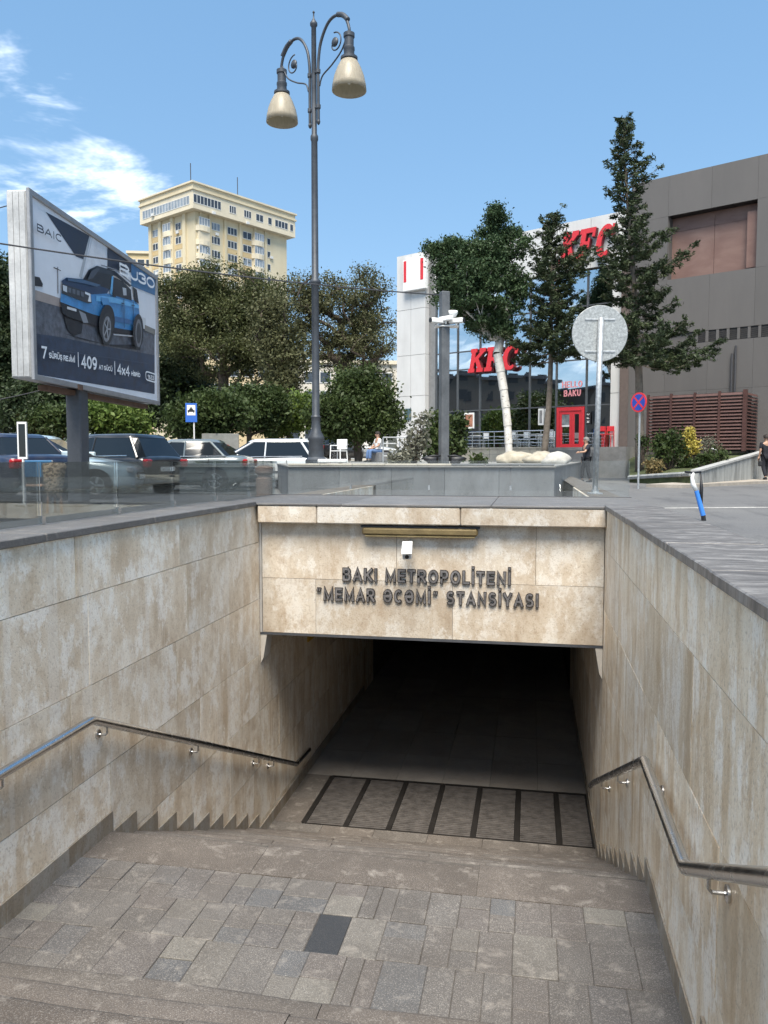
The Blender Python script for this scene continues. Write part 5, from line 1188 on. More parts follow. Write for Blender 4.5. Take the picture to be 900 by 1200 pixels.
k = NT('bark_white'); w = k.coords((3, 3, 6))
k.base(k.mix(k.ramp(k.noise(w, 1.6, 4, .7), [(.60, 0.0), (.68, 1.0)]), k.ramp(k.noise(k.coords(), 5, 4), [(.3, (.50, .48, .44)), (.7, (.66, .64, .60))]), (.09, .075, .06))); k.rough(.8); M_BARKW = k.m
def skeleton(base, lobes, trunk_top, ntip, r0, seed, bend=(0, 0)):
    rng = np.random.default_rng(seed); base = np.array(base, float); tt = np.array(trunk_top, float)
    nodes = [base + (tt - base) * f + np.array([bend[0], bend[1], 0]) * math.sin(f * math.pi) for f in np.linspace(0, 1, 7)]; par = [-1, 0, 1, 2, 3, 4, 5]
    tips = []
    vol = np.array([l[3] * l[4] * l[5] for l in lobes]) ** .8; vol /= vol.sum()
    while len(tips) < ntip:
        l = lobes[rng.choice(len(lobes), p=vol)]; d = rng.normal(size=3); d /= np.linalg.norm(d); rr = rng.random() ** .45
        tips.append(np.array(l[:3]) + d * rr * np.array(l[3:6]))
    tips = sorted(tips, key=lambda p: np.linalg.norm(p - tt)); tipidx = []
    for p in tips:
        N = np.array(nodes[3:]); dd = np.linalg.norm(N - p, axis=1) + .25 * np.linalg.norm(N - tt, axis=1) + np.where(N[:, 2] > p[2], .6, 0); j = int(dd.argmin()) + 3
        q = nodes[j]; L = np.linalg.norm(p - q)
        if L > 1.4:
            m = (p + q) / 2 + rng.normal(size=3) * L * .09; nodes.append(m); par.append(j); j = len(nodes) - 1
        nodes.append(p); par.append(j); tipidx.append(len(nodes) - 1)
    n = len(nodes); w = np.ones(n) * .4
    for i in range(n - 1, 0, -1): w[par[i]] += w[i] * .92
    rad = r0 * np.sqrt(w / w[0])
    return nodes, par, rad.clip(.012), tipidx
def branches(nodes, par, rad, mat, parent, name, lo=0, hi=None, sides=6):
    m = MB()
    for i in range(max(1, lo), hi or len(nodes)):
        p = par[i]; m.tube([nodes[p], nodes[i]], [min(rad[p], rad[i] * 1.5), rad[i] * .9], sides, False)
    return m.build(name, mat, parent, True)
def decid(name, lab, px, D, zb, lobes_px, mat, bark, r0, ntip, per, size, sig, seed, trunk_px=None, group=None, trunk_mat=None, bend=(0, 0), gap=0.0):
    b = atz(px, D, zb); t = thing(name, lab, 'tree', tuple(b), group); K = D / F; lobes = []
    for (x, y, rx, ry) in lobes_px:
        c = at(x, y, D + random.uniform(-.25, .25) * rx * K); lobes.append((c.x, c.y, c.z, rx * K, rx * K * .9, ry * K))
    tp = at(*(trunk_px or (px, sum(l[1] for l in lobes_px) / len(lobes_px) + 10)), D)
    nodes, par, rad, tips = skeleton(b, lobes, tp, ntip, r0, seed, bend)
    branches(nodes, par, rad, trunk_mat or bark, t, 'trunk', 0, 7, 10); branches(nodes, par, rad, bark, t, 'branches', 7)
    rng = np.random.default_rng(seed + 5); C = np.array([nodes[i] for i in tips])
    if gap: C = C[rng.random(len(C)) > gap]
    cl = C[:, None, :] + rng.normal(size=(len(C), per, 3)) * np.array([sig, sig, sig * .7])
    leaf_mesh('crown', cl.reshape(-1, 3), size, mat, t); return t
def conifer(name, lab, px, D, zb, ytop, ylow, prof, mat, seed, r0=.16, nb=95, size=.13, lean=0, per=70):
    rng = np.random.default_rng(seed); b = atz(px, D, zb); t = thing(name, lab, 'tree', tuple(b)); K = D / F
    top = at(px + lean, ytop, D); zl_ = (538 - ylow) * K; H = top.z
    def axis(z): f = (z - zb) / (H - zb); return np.array([b.x + (top.x - b.x) * f + .12 * math.sin(f * 5), b.y + (top.y - b.y) * f, z])
    zs = np.linspace(zb, H, 14); m = MB(); m.tube([axis(z) for z in zs], [max(.015, r0 * (1 - (z - zb) / (H - zb)) ** .8) for z in zs], 9); m.build('trunk', M_BARKG, t, True)
    bm = MB(); C, Dr = [], []
    for i in range(nb):
        f = (i + rng.random() * .8) / nb; z = zl_ + (H - zl_) * f; az = i * 2.4 + rng.normal() * .4
        d = np.array([math.cos(az), math.sin(az), 0]); side = float(np.dot(d, np.array(RT)))
        L = prof(f, side) * (.35 + .85 * rng.random() ** .8)
        p0 = axis(z - .1); ups = .10 + .45 * f + rng.normal() * .12
        pts = [p0 + d * L * u + np.array([0, 0, L * (ups * u - .28 * u * (1 - u) * 2 * (1 - f) + .10 * u * u)]) for u in np.linspace(0, 1, 6)]
        bm.tube(pts, [max(.008, .035 * (1 - u)) for u in np.linspace(0, 1, 6)], 4, False)
        nsub = max(3, int(L * 5))
        for q in range(nsub):
            u = .15 + .85 * (q + rng.random()) / nsub; p = np.array([np.interp(u, np.linspace(0, 1, 6), [pp[c] for pp in pts]) for c in range(3)])
            az2 = az + rng.normal() * .9; l2 = L * .22 * (1.15 - u * .7) + .16; d2 = np.array([math.cos(az2), math.sin(az2), rng.normal() * .25 + .1])
            nn_ = int(per * l2) + 4; uu = rng.random(nn_); cc = p + d2 * l2 * uu[:, None] + rng.normal(size=(nn_, 3)) * .055 * (1.3 - uu[:, None] * .6)
            C.append(cc); Dr.append(np.tile(d2, (nn_, 1)))
    bm.build('branches', M_BARKG, t); leaf_mesh('crown', np.concatenate(C), size, mat, t, .32, np.concatenate(Dr), up=.5)
    return t
L_OLIVE = leafmat('leaf_olive', [(.3, (.05, .062, .024)), (.5, (.083, .095, .036)), (.7, (.128, .132, .055))])
L_BROWN = leafmat('leaf_brownish', [(.3, (.06, .066, .03)), (.5, (.095, .10, .046)), (.7, (.14, .137, .065))])
L_DARK = leafmat('leaf_dark', [(.3, (.016, .028, .012)), (.5, (.032, .05, .02)), (.7, (.06, .08, .03))], .15)
L_GREEN = leafmat('leaf_green', [(.3, (.022, .038, .012)), (.5, (.045, .068, .02)), (.7, (.085, .115, .035))])
L_BRIGHT = leafmat('leaf_bright', [(.3, (.06, .10, .02)), (.5, (.10, .15, .03)), (.7, (.17, .22, .05))])
L_CON = leafmat('leaf_conifer', [(.3, (.022, .035, .017)), (.5, (.042, .06, .027)), (.7, (.08, .10, .045))], .1)
L_POP = leafmat('leaf_poplar', [(.3, (.025, .048, .022)), (.5, (.045, .078, .033)), (.7, (.09, .13, .055))], .15)
L_GREY = leafmat('leaf_greygreen', [(.3, (.09, .095, .07)), (.5, (.15, .15, .11)), (.7, (.24, .235, .18))])
L_YEL = leafmat('leaf_yellow', [(.3, (.30, .24, .04)), (.5, (.46, .38, .08)), (.7, (.60, .52, .16))])
decid('deciduous_tree', 'broad olive-brown tree in front of the cream tower', 262, 58, G, [(225, 350, 42, 40), (262, 345, 45, 38), (305, 360, 38, 45), (250, 395, 60, 45), (300, 420, 45, 45), (205, 380, 30, 40)], L_OLIVE, M_BARK, .34, 300, 260, .085, .46, 21, (262, 440))
decid('deciduous_tree', 'airy brownish tree behind the lamp post with sky showing through', 405, 60, G, [(365, 345, 34, 30), (410, 350, 46, 36), (445, 365, 26, 40), (430, 410, 40, 45), (385, 400, 40, 40), (350, 375, 20, 35)], L_BROWN, M_BARK, .40, 270, 170, .08, .42, 22, (408, 455), gap=.2)
decid('deciduous_tree', 'thin brownish tree between the tower and the lamp post', 318, 52, G, [(318, 385, 26, 48), (328, 430, 26, 40), (345, 420, 18, 34)], L_BROWN, M_BARK, .22, 120, 130, .095, .42, 23, (318, 470))
decid('evergreen_tree', 'dense dark evergreen right of the billboard', 212, 64, G, [(212, 420, 26, 40), (205, 455, 34, 35), (225, 470, 36, 30), (212, 388, 12, 22)], L_DARK, M_BARK, .28, 210, 190, .13, .50, 24, (212, 450))
decid('evergreen_tree', 'rounded dark green tree between the lamp post and the restaurant column', 420, 40, PZ, [(418, 462, 36, 30), (400, 485, 36, 26), (440, 485, 30, 26), (418, 500, 44, 18)], L_GREEN, M_BARK, .2, 230, 190, .085, .34, 25, (418, 500))
decid('evergreen_tree', 'very dark tree at the left edge behind the billboard', 5, 62, G, [(2, 360, 40, 60), (10, 420, 45, 60), (-20, 330, 30, 40), (20, 470, 45, 40)], L_DARK, M_BARK, .34, 300, 190, .14, .60, 26, (5, 470))
decid('evergreen_tree', 'dark tree seen below the billboard left of its post', 62, 58, G, [(55, 470, 40, 30), (80, 455, 34, 30), (30, 490, 30, 25)], L_DARK, M_BARK, .22, 190, 170, .13, .5, 27, (60, 490))
decid('evergreen_tree', 'dark tree seen below the billboard right of its post', 165, 60, G, [(150, 440, 30, 35), (178, 450, 28, 40), (160, 480, 34, 26)], L_DARK, M_BARK, .22, 190, 170, .13, .5, 28, (165, 480))
decid('garden_tree', 'bright green young tree right of the billboard post', 130, 30, G, [(132, 485, 22, 18), (148, 492, 20, 16), (118, 492, 16, 16)], L_BRIGHT, M_BARKG, .09, 90, 120, .07, .26, 29, (130, 500))
decid('garden_tree', 'small green tree behind the taxi stop sign', 240, 37, G, [(240, 480, 30, 20), (222, 492, 26, 18), (262, 488, 24, 20)], L_GREEN, M_BARK, .12, 130, 160, .085, .33, 30, (240, 500))
decid('garden_tree', 'leafy green tree left of the lamp post beneath the bare branches', 292, 40, G, [(285, 478, 28, 22), (305, 485, 26, 20), (318, 475, 18, 20)], L_GREEN, M_BARK, .12, 140, 160, .085, .33, 31, (292, 500))
decid('garden_tree', 'light green shrubby tree just left of the lamp post', 338, 42, PZ, [(338, 490, 22, 18), (352, 480, 16, 18), (325, 500, 16, 12)], L_BRIGHT, M_BARK, .1, 90, 110, .085, .3, 32, (338, 505))
decid('garden_tree', 'small dark tree with a reddish trunk beside the billboard post', 70, 29, G, [(72, 495, 24, 18), (52, 500, 20, 16)], L_GREEN, M_BARKG, .08, 90, 120, .075, .26, 33, (70, 508))
decid('poplar_tree', 'green leafy tree with a leaning white trunk in front of the restaurant', 597, 38, PZ, [(562, 345, 36, 36), (527, 300, 22, 22), (580, 300, 30, 36), (579, 255, 14, 22), (605, 285, 15, 28), (550, 320, 38, 26), (578, 378, 26, 24), (605, 335, 16, 34), (535, 345, 26, 26), (508, 292, 10, 9)], L_POP, M_BARKW, .185, 380, 240, .062, .20, 41, (583, 415), bend=(.12, 0))
conifer('conifer_tree', 'dark conifer with a brown trunk between the two red signs', 637, 37.5, PZ, 252, 418, lambda f, s: (2.3 + .5 * s) * (1 - f) ** .55 * (.75 + .25 * math.sin(f * 14)) + .25, L_CON, 51, .17, 125, .075, 14, 125)
conifer('conifer_tree', 'tallest dark conifer rising in front of the grey mall', 750, 32.0, G + .2, 138, 425, lambda f, s: (2.55 + .5 * s) * (1 - f) ** 1.05 * (.72 + .28 * math.sin(f * 17 + 1)) + .32, L_CON, 52, .19, 142, .074, -16, 125)

def shrub(lab, px, D, zb, lob, mat, n, size, sig, seed, cat='shrub', nm='shrub'):
    b = atz(px, D, zb); t = thing(nm, lab, cat, tuple(b)); K = D / F; rng = np.random.default_rng(seed); C = []
    m = MB()
    for (x, y, rx, ry) in lob:
        c = np.array(at(x, y, D)); k_ = max(3, n // len(lob) // 22)
        d = rng.normal(size=(k_, 3)); d /= np.linalg.norm(d, axis=1)[:, None]; tp = c + d * (rng.random((k_, 1)) ** .4) * np.array([rx * K, rx * K * .8, ry * K]); tp[:, 2] = np.maximum(tp[:, 2], zb + .06)
        for p in tp: m.tube([tuple(b), tuple((np.array(b) + p) / 2 + rng.normal(size=3) * .05), tuple(p)], [.018, .012, .005], 4, False)
        C.append((tp[:, None, :] + rng.normal(size=(k_, 22, 3)) * sig).reshape(-1, 3))
    m.build('stems', M_BARK, t); C = np.concatenate(C); C = C[C[:, 2] > zb]; leaf_mesh('foliage', C, size, mat, t); return t
shrub('wispy grey-green shrub on the plaza left of the camera pole', 487, 19, PZ, [(485, 522, 14, 18), (492, 500, 8, 22), (478, 535, 12, 10)], L_GREY, 1300, .045, .09, 61)
shrub('dark green leafy shrub right behind the camera pole', 512, 21, PZ, [(510, 505, 9, 20), (508, 525, 10, 14)], L_GREEN, 1400, .06, .10, 62)
shrub('dark green leafy shrub right of the camera pole', 537, 22, PZ, [(537, 505, 9, 20), (535, 525, 11, 14)], L_GREEN, 1500, .06, .10, 63)
shrub('small round bush on the plaza before the cream terrace wall', 560, 22, PZ, [(560, 542, 8, 8)], L_GREEN, 500, .045, .07, 64)
shrub('low silvery plant in front of the wispy shrub', 470, 17.5, PZ, [(468, 540, 12, 6)], L_GREY, 500, .04, .07, 65)

# ---- flower bed with a sloping concrete wall, right of the terrace
fa, fb2, fc = atz(738, 30.5, -.74), atz(811, 26.2, -.52), atz(893, 33.3, .16); fd = MF @ Vector((S(893), -.62, .30)); fe = MF @ Vector((S(742), -.62, .25)); fe.z = .2
M_SOIL = plain('soil_grass', (.07, .085, .03), .95, 0, .5, 4)
bed = sempty('flower_bed', (fa.x, fa.y, G))
mb = MB(); pts_ = [fa, fb2, fc, fd, fe]; nP = 5
mb.add([tuple(p) for p in pts_] + [(p.x, p.y, G - .05) for p in pts_], [(0, 1, 2, 3, 4)] + [(i, nP + i, nP + (i + 1) % nP, (i + 1) % nP) for i in range(nP)]); mb.build('soil', M_SOIL, bed)
wd = Vector((fc.x - fb2.x, fc.y - fb2.y, 0)); wl = wd.length; wd.normalize(); wn2 = Vector((wd.y, -wd.x, 0))
k = NT('stained_concrete'); k.base(k.mix(k.ramp(k.noise(k.coords((3, 3, .6)), 1, 5, .7, .6), [(.4, 0.0), (.65, 1.0)]), (.33, .34, .33), (.17, .175, .17))); k.rough(.85); M_STC = k.m
Mw = Matrix(((wd.x, wn2.x, 0, fb2.x), (wd.y, wn2.y, 0, fb2.y), (0, 0, 1, 0), (0, 0, 0, 1)))
for i in range(5):
    a, b = wl * i / 5, wl * (i + 1) / 5; za, zb_ = -.42 + .72 * i / 5, -.42 + .72 * (i + 1) / 5
    m = MB(Mw); m.add([(a + .006, 0, G - .02), (b - .006, 0, G - .02), (b - .006, .22, G - .02), (a + .006, .22, G - .02), (a + .006, 0, za), (b - .006, 0, zb_), (b - .006, .22, zb_), (a + .006, .22, za)], [(3, 2, 1, 0), (4, 5, 6, 7), (0, 1, 5, 4), (1, 2, 6, 5), (2, 3, 7, 6), (3, 0, 4, 7)]); o = m.build('bed_wall', M_STC, bed)
    m = MB(Mw); m.add([(a + .003, -.04, za + .002), (b - .003, -.04, zb_ + .002), (b - .003, .27, zb_ + .002), (a + .003, .27, za + .002), (a + .003, -.04, za + .07), (b - .003, -.04, zb_ + .07), (b - .003, .27, zb_ + .07), (a + .003, .27, za + .07)], [(3, 2, 1, 0), (4, 5, 6, 7), (0, 1, 5, 4), (1, 2, 6, 5), (2, 3, 7, 6), (3, 0, 4, 7)]); m.build('wall_cap', plain('cap_concrete', (.38, .38, .37), .8, 0, .15, 3), bed)
for i in range(9):
    a, b = fa.lerp(fb2, i / 9), fa.lerp(fb2, (i + .96) / 9); m = MB(); m.tube([(a.x, a.y, a.z + .03), (b.x, b.y, b.z + .03)], .09, 6); m.build('kerb_stone', M_STC, bed)
p0, p1 = atz(800, 24.6, G + .1), atz(1000, 36, G + .1)       # pavement strip before the bed wall
d = (p1 - p0).normalized(); nn = Vector((-d.y, d.x, 0)); 
struct(MB().prism([(p.x, p.y) for p in (p0, p1, p1 + nn * 3.0, p0 + nn * 1.2)], G - .01, G + .10, lambda u, v, q: (u, v, q)).build('pavement', plain('pavement_beige', (.36, .32, .27), .85, 0, .2, 2)))
shrub('round dark green bush at the left of the flower bed', 783, 29.5, -.6, [(782, 530, 18, 12), (790, 520, 14, 16), (776, 520, 10, 12)], L_GREEN, 2600, .06, .12, 66)
shrub('bright yellow-leaved bush in the middle of the flower bed', 809, 29.6, -.4, [(808, 520, 9, 13), (803, 528, 8, 9), (813, 524, 8, 10), (808, 510, 5, 8)], L_YEL, 2400, .045, .07, 67)
shrub('low spreading green juniper at the foot of the sloping bed wall', 830, 29.5, -.3, [(822, 540, 16, 8), (838, 533, 16, 7), (806, 545, 12, 6)], L_GREEN, 1800, .05, .09, 68)
shrub('greyish twiggy bush in front of the slatted enclosure', 831, 31.5, .0, [(830, 522, 9, 10)], L_GREY, 500, .04, .09, 69)
shrub('small dry brown grass tuft at the bed kerb', 766, 29.2, -.7, [(766, 548, 11, 7)], leafmat('leaf_dry', [(.3, (.12, .09, .04)), (.7, (.28, .22, .1))]), 700, .05, .07, 70)
shrub('small bush at the foot of the tallest conifer', 754, 31.2, -.3, [(754, 517, 8, 9)], L_GREEN, 500, .05, .09, 71)
tp_ = at(836, 527, 30); t = thing('white_pipe', 'small bent white pipe sticking out of the flower bed', 'pipe', (tp_.x, tp_.y, -.2))
MB().tube([(tp_.x + .12, tp_.y, -.2), (tp_.x + .12, tp_.y, .28), (tp_.x + .09, tp_.y, .36), (tp_.x, tp_.y, .38), (tp_.x - .07, tp_.y, .42)], .04, 8).build('pipe', M_WHITE, t, True)

# ================================================================== PARKED CARS
M_TYRE = plain('tyre_rubber', (.018, .018, .019), .85, 0, .2, 20, obj=True); M_RIM = plain('alloy_rim', (.42, .43, .44), .3, .9, .1, 12, obj=True)
M_CGLASS = plain('car_glass', (.012, .016, .02), .06, 0, 0); M_HEAD = plain('headlamp', (.62, .65, .68), .12, .3, .1, 20, obj=True); M_TAIL = plain('tail_lamp', (.35, .012, .015), .2, 0, .1, 20, obj=True)
def paint(name, col):
    k = NT(name); k.base(k.mix(k.math('MULTIPLY', k.ramp(k.noise(k.coords(obj=True), 3, 4, .6), [(.45, 0.0), (.75, 1.0)]), .12), col, (.25, .23, .2))); k.rough(.28); k.b.inputs['Metallic'].default_value = .15
    k.b.inputs['Coat Weight'].default_value = .8; k.b.inputs['Coat Roughness'].default_value = .05; return k.m
def loft(rings, close_ends=True):
    n = len(rings[0]); vs = [p for r in rings for p in r]
    fs = [(i * n + j, i * n + (j + 1) % n, (i + 1) * n + (j + 1) % n, (i + 1) * n + j) for i in range(len(rings) - 1) for j in range(n)]
    if close_ends: fs += [tuple(range(n))[::-1], tuple(range((len(rings) - 1) * n, len(rings) * n))]
    return vs, fs
def make_car(lab, mat, kind='sedan', loc=(0, 0, 0), rz=0.0, group='cars parked left of the stairwell'):
    t = thing('parked_car', lab, 'car', (0, 0, 0), group)
    hatch = kind == 'hatch'; H = 1.50 if hatch else 1.43
    st = [(2.12, .50, .36, .62), (2.08, .68, .26, .70), (1.92, .80, .20, .77), (1.45, .865, .19, .86), (.95, .885, .19, .94), (0, .89, .18, .96), (-.9, .89, .18, .98), (-1.5, .88, .19, 1.0), (-1.9, .84, .22, 1.0 if not hatch else .98), (-2.1, .76, .28, .96), (-2.16, .62, .38, .84)]
    rings = []
    for x, hw, zb, zd in st:
        zm = zb + (zd - zb) * .55
        half = [(hw * .80, zb), (hw * .97, zb + .07), (hw, zm), (hw * .975, zd - .10), (hw * .90, zd - .02), (hw * .60, zd + .02)]
        rings.append([(x, y, z) for y, z in half] + [(x, -y, z) for y, z in half[::-1]])
    o = MB().add(*loft(rings)).build('body', mat, t); bm = bmesh.new(); bm.from_mesh(o.data); bmesh.ops.recalc_face_normals(bm, faces=bm.faces); bm.to_mesh(o.data); bm.free(); o.data.shade_smooth(); sb = o.modifiers.new('sub', 'SUBSURF'); sb.levels = sb.render_levels = 2
    xr = (.95, .05, -1.25 if not hatch else -1.65, -1.75 if not hatch else -2.05)     # windscreen foot, roof front, roof rear, rear glass foot
    def gh(f):   # glasshouse ring at height fraction f
        z = .93 + (H - .95) * f; x0 = xr[0] + (xr[1] - xr[0]) * f; x1 = xr[3] + (xr[2] - xr[3]) * f; hw = .80 - .21 * f
        return [(x0, hw * .80, z), (x0 - .18, hw, z), (-.45, hw * 1.01, z), (x1 + .15, hw * .98, z), (x1, hw * .80, z), (x1, -hw * .80, z), (x1 + .15, -hw * .98, z), (-.45, -hw * 1.01, z), (x0 - .18, -hw, z), (x0, -hw * .80, z)]
    g_ = MB().add(*loft([gh(f) for f in (0, .5, .93)])).build('glasshouse', M_CGLASS, t)
    rr = []
    for f, s_, dz in ((.90, 1.012, 0), (.97, 1.0, .012), (1.0, .90, .035), (1.0, .55, .05)):
        q_ = gh(f); cxm = sum(p[0] for p in q_) / 10; rr.append([(cxm + (p[0] - cxm) * s_, p[1] * s_, p[2] + dz) for p in q_])
    o = MB().add(*loft(rr)).build('roof', mat, t); bm = bmesh.new(); bm.from_mesh(o.data); bmesh.ops.recalc_face_normals(bm, faces=bm.faces); bm.to_mesh(o.data); bm.free(); smooth_angle(o, 60)
    a, b = gh(0), gh(.93)
    for i in (0, 1, 2, 3, 4, 5, 6, 7, 8, 9):
        p, q_ = Vector(a[i]), Vector(b[i]); p.y *= 1.005; q_.y *= 1.005
        if i in (0, 4, 5, 9): continue
        MB().tube([p, q_], .035 if i in (1, 8, 3, 6) else .024, 6).build('pillar', mat, t)
    for sx_ in (1, -1):
        for wx in (1.30, -1.33):
            c0 = Vector((wx, sx_ * .80, .31))
            MB().lathe([(.36, 0), (.36, .093), (.30, .096)], (wx, sx_ * .80, .33), 24, Vector((0, sx_, 0))).build('wheel_arch', M_BLACK, t)
            wl_ = MB().lathe([(.20, -.10), (.295, -.10), (.315, -.07), (.315, .07), (.295, .10), (.20, .10)], c0, 24, Vector((0, sx_, 0)), False).build('wheel', M_TYRE, t, False); smooth_angle(wl_, 40)
            rm = MB().lathe([(.205, .07), (.205, .098), (.19, .10), (.17, .085), (.06, .075), (.05, .095), (0, .097)], c0, 20, Vector((0, sx_, 0))); 
            r_ = rm.build('rim', M_RIM, wl_)
            for s5 in range(5):
                w_ = s5 * 2 * math.pi / 5; MB(Matrix.Translation((c0.x, sx_ * .893, c0.z)) @ Matrix.Rotation(w_, 4, 'Y')).box(.05, .19, -.008, .008, -.024, .024).build('spoke', M_RIM, wl_)
        MB().bbox(.60, .80, sx_ * .87 if sx_ > 0 else -1.02, sx_ * 1.02 if sx_ > 0 else -.87, .95, 1.08, .03).build('mirror', mat, t)
        MB(Matrix.Translation((1.98, sx_ * .62, .66)) @ Matrix.Rotation(-sx_ * .45, 4, 'Z')).bbox(-.07, .09, -.17, .17, -.065, .075, .03).build('headlight', M_HEAD, t)
        MB(Matrix.Translation((-2.09, sx_ * .63, .80)) @ Matrix.Rotation(sx_ * .25, 4, 'Z')).bbox(-.07, .06, -.16, .16, -.10, .10, .03).build('tail_light', M_TAIL, t)
        for hx in (.25, -.75): MB().bbox(hx - .1, hx + .1, sx_ * .895 - .02, sx_ * .895 + .02, .83, .86, .008).build('door_handle', mat, t)
        for lx in (.88, -.42, -1.15): MB().box(lx - .006, lx + .006, sx_ * .886 - .008, sx_ * .886 + .008, .32, .90).build('door_gap', M_BLACK, t)
        MB().tube([(.86, sx_ * .825, .955), (-.45, sx_ * .84, .975), (-1.62, sx_ * .82, .985)], .014, 6).build('window_trim', M_STEEL, t)
        MB().box(-1.0, .95, sx_ * .885 - .016, sx_ * .885 + .016, .50, .535).build('side_moulding', M_BLACK, t)
        MB().box(-.92, .92, sx_ * .885 - .012, sx_ * .885 + .012, .19, .27).build('sill', M_BLACK, t)
    MB().bbox(2.085, 2.135, -.42, .42, .42, .60, .02).build('grille', M_BLACK, t); MB().bbox(2.13, 2.145, -.26, .26, .44, .55, .004).build('number_plate', M_WHITE, t); MB().bbox(-2.185, -2.165, -.26, .26, .60, .71, .004).build('number_plate', M_WHITE, t)
    MB().bbox(-2.19, -2.05, -.72, .72, .30, .44, .03).build('bumper', M_BLACK, t)
    t.location = loc; t.rotation_euler = (0, 0, rz); return t
P_NAVY = paint('paint_navy', (.012, .02, .05)); P_PALE = paint('paint_pale_blue', (.42, .52, .56)); P_BLACK = paint('paint_black', (.012, .013, .016)); P_SILV = paint('paint_silver', (.34, .36, .37)); P_WHITE = paint('paint_white', (.70, .71, .71)); P_RED = paint('paint_red', (.38, .07, .06)); P_GREEN = paint('paint_grey_green', (.15, .175, .18))
for px, D, z, rz, mt, kd, lb in ((-8, 18.0, G, 2.7, P_NAVY, 'sedan', 'dark navy car at the left edge of the lot'),
        (58, 18.6, G, .25, P_PALE, 'sedan', 'pale blue car parked behind the blue chair'),
        (118, 20.5, G, 2.9, P_BLACK, 'hatch', 'black hatchback parked between the billboard post and the grey-green car'),
        (206, 22.5, G, 3.30, P_GREEN, 'sedan', 'grey-green car parked below the taxi stop sign'),
        (165, 28.5, G, .3, P_SILV, 'sedan', 'silver car in the back row left of the taxi stop sign'),
        (302, 25.0, G, 3.2, P_WHITE, 'hatch', 'white hatchback left of the lamp post'),
        (262, 31.5, G, .1, P_RED, 'hatch', 'faded red hatchback behind the white hatchback'),
        (30, 28.0, G, .2, P_RED, 'sedan', 'red car in the back row at the left'),
        (98, 31.0, G, .1, P_SILV, 'hatch', 'silver hatchback in the back row behind the pale blue car'),
        (360, 52, PZ, .4, P_WHITE, 'sedan', 'white car far behind the lamp post'),
        (392, 46, PZ, 1.2, P_BLACK, 'sedan', 'black car far back, right of the lamp post'),
        (428, 50, PZ, .2, P_SILV, 'sedan', 'silver car far back under the rounded dark tree')):
    make_car(lb, mt, kd, tuple(atz(px, D, z)), rz)

# ================================================================== STREET CLUTTER
# blue chair with a leopard-patterned cloth
c0 = atz(45, 13.4, G); t = thing('chair', 'metal chair with a blue backrest beside the parked cars', 'chair', tuple(c0)); Mx = Matrix.Translation(c0) @ Matrix.Rotation(YAW + .4, 4, 'Z')
for a in (-.21, .21):
    for b in (-.2, .2): MB(Mx).tube([(a, b, 0), (a, b * .95, .45), (a, b * 1.1 if b < 0 else b * .95, .88 if b < 0 else .45)], .014, 6).build('leg', M_GALV, t)
MB(Mx).bbox(-.22, .22, -.2, .2, .44, .475, .01).build('seat', plain('chair_wood', (.30, .17, .10), .6), t); MB(Mx).bbox(-.21, .21, -.235, -.205, .60, .88, .01).build('backrest', plain('chair_blue', (.03, .13, .26), .5), t)
k = NT('leopard_cloth'); vo = k.n('ShaderNodeTexVoronoi'); vo.inputs['Scale'].default_value = 26; k.l(k.coords(), vo.inputs['Vector'])
k.base(k.ramp(vo.outputs['Distance'], [(.15, (.30, .17, .08)), (.30, (.05, .035, .02)), (.45, (.05, .035, .02)), (.5, (.44, .33, .22))])); k.rough(.9)
c1 = atz(63, 13.2, G); ch = thing('cloth_stool', 'stool draped in a spotted brown cloth right of the blue chair', 'stool', tuple(c1)); m = MB(Matrix.Translation(c1)); rg = []
for z, r_ in ((.84, .05), (.83, .16), (.78, .19), (.60, .17), (.42, .15), (.30, .11)): rg.append([(r_ * (1 + .18 * math.sin(a * 1.7 + z * 7)) * math.cos(a * .5236), r_ * (1 + .18 * math.cos(a * 2.3)) * math.sin(a * .5236), z + (.05 * math.sin(a * 2.1) if z < .5 else 0)) for a in range(12)])
m.add(*loft(rg)).build('cloth', k.m, ch, True)
for a in (0, 2.1, 4.2): MB(Matrix.Translation(c1)).tube([(.13 * math.cos(a), .13 * math.sin(a), 0), (.09 * math.cos(a), .09 * math.sin(a), .7)], .018, 6).build('leg', plain('chair_wood', (.3, .17, .1)), ch)
# slim white frame sign
c0 = atz(27, 15.0, G); t = thing('frame_sign', 'slim white framed stand between the cars at the left edge', 'stand', tuple(c0)); Mx = Matrix.Translation(c0) @ Matrix.Rotation(YAW, 4, 'Z')
for a, b, c, e in ((-.09, -.065, .9, 1.60), (.065, .09, .9, 1.60), (-.0645, .0645, 1.56, 1.60), (-.0645, .0645, .9, .94)): MB(Mx).box(a, b, -.02, .02, c, e).build('frame', M_WHITE, t)
MB(Mx).box(-.0640, .0640, -.006, .006, .941, 1.559).build('glass', M_CGLASS, t); MB(Mx).tube([(0, 0, 0), (0, 0, .9)], .02, 8).build('post', M_WHITE, t); MB(Mx).lathe([(.16, 0), (.16, .03), (.03, .05)], (0, 0, 0), 14).build('base', M_DKGREY, t)
# pinkish stone bollards along the left parapet
M_BOL = plain('pink_stone', (.36, .25, .20), .8, 0, .2, 8)
for px, D, lb in ((310, 14.2, 'pinkish stone bollard in front of the white hatchback'),):
    c0 = atz(px, D, G); t = thing('bollard', lb, 'bollard', tuple(c0)); MB().lathe([(.15, 0), (.15, .55), (.12, .58), (.12, .62), (.165, .66), (.165, .74), (.10, .78), (0, .79)], c0, 16).build('shaft', M_BOL, t); MB().lathe([(.2, 0), (.2, .06), (.17, .07)], c0, 16).build('base', M_CONC, t)
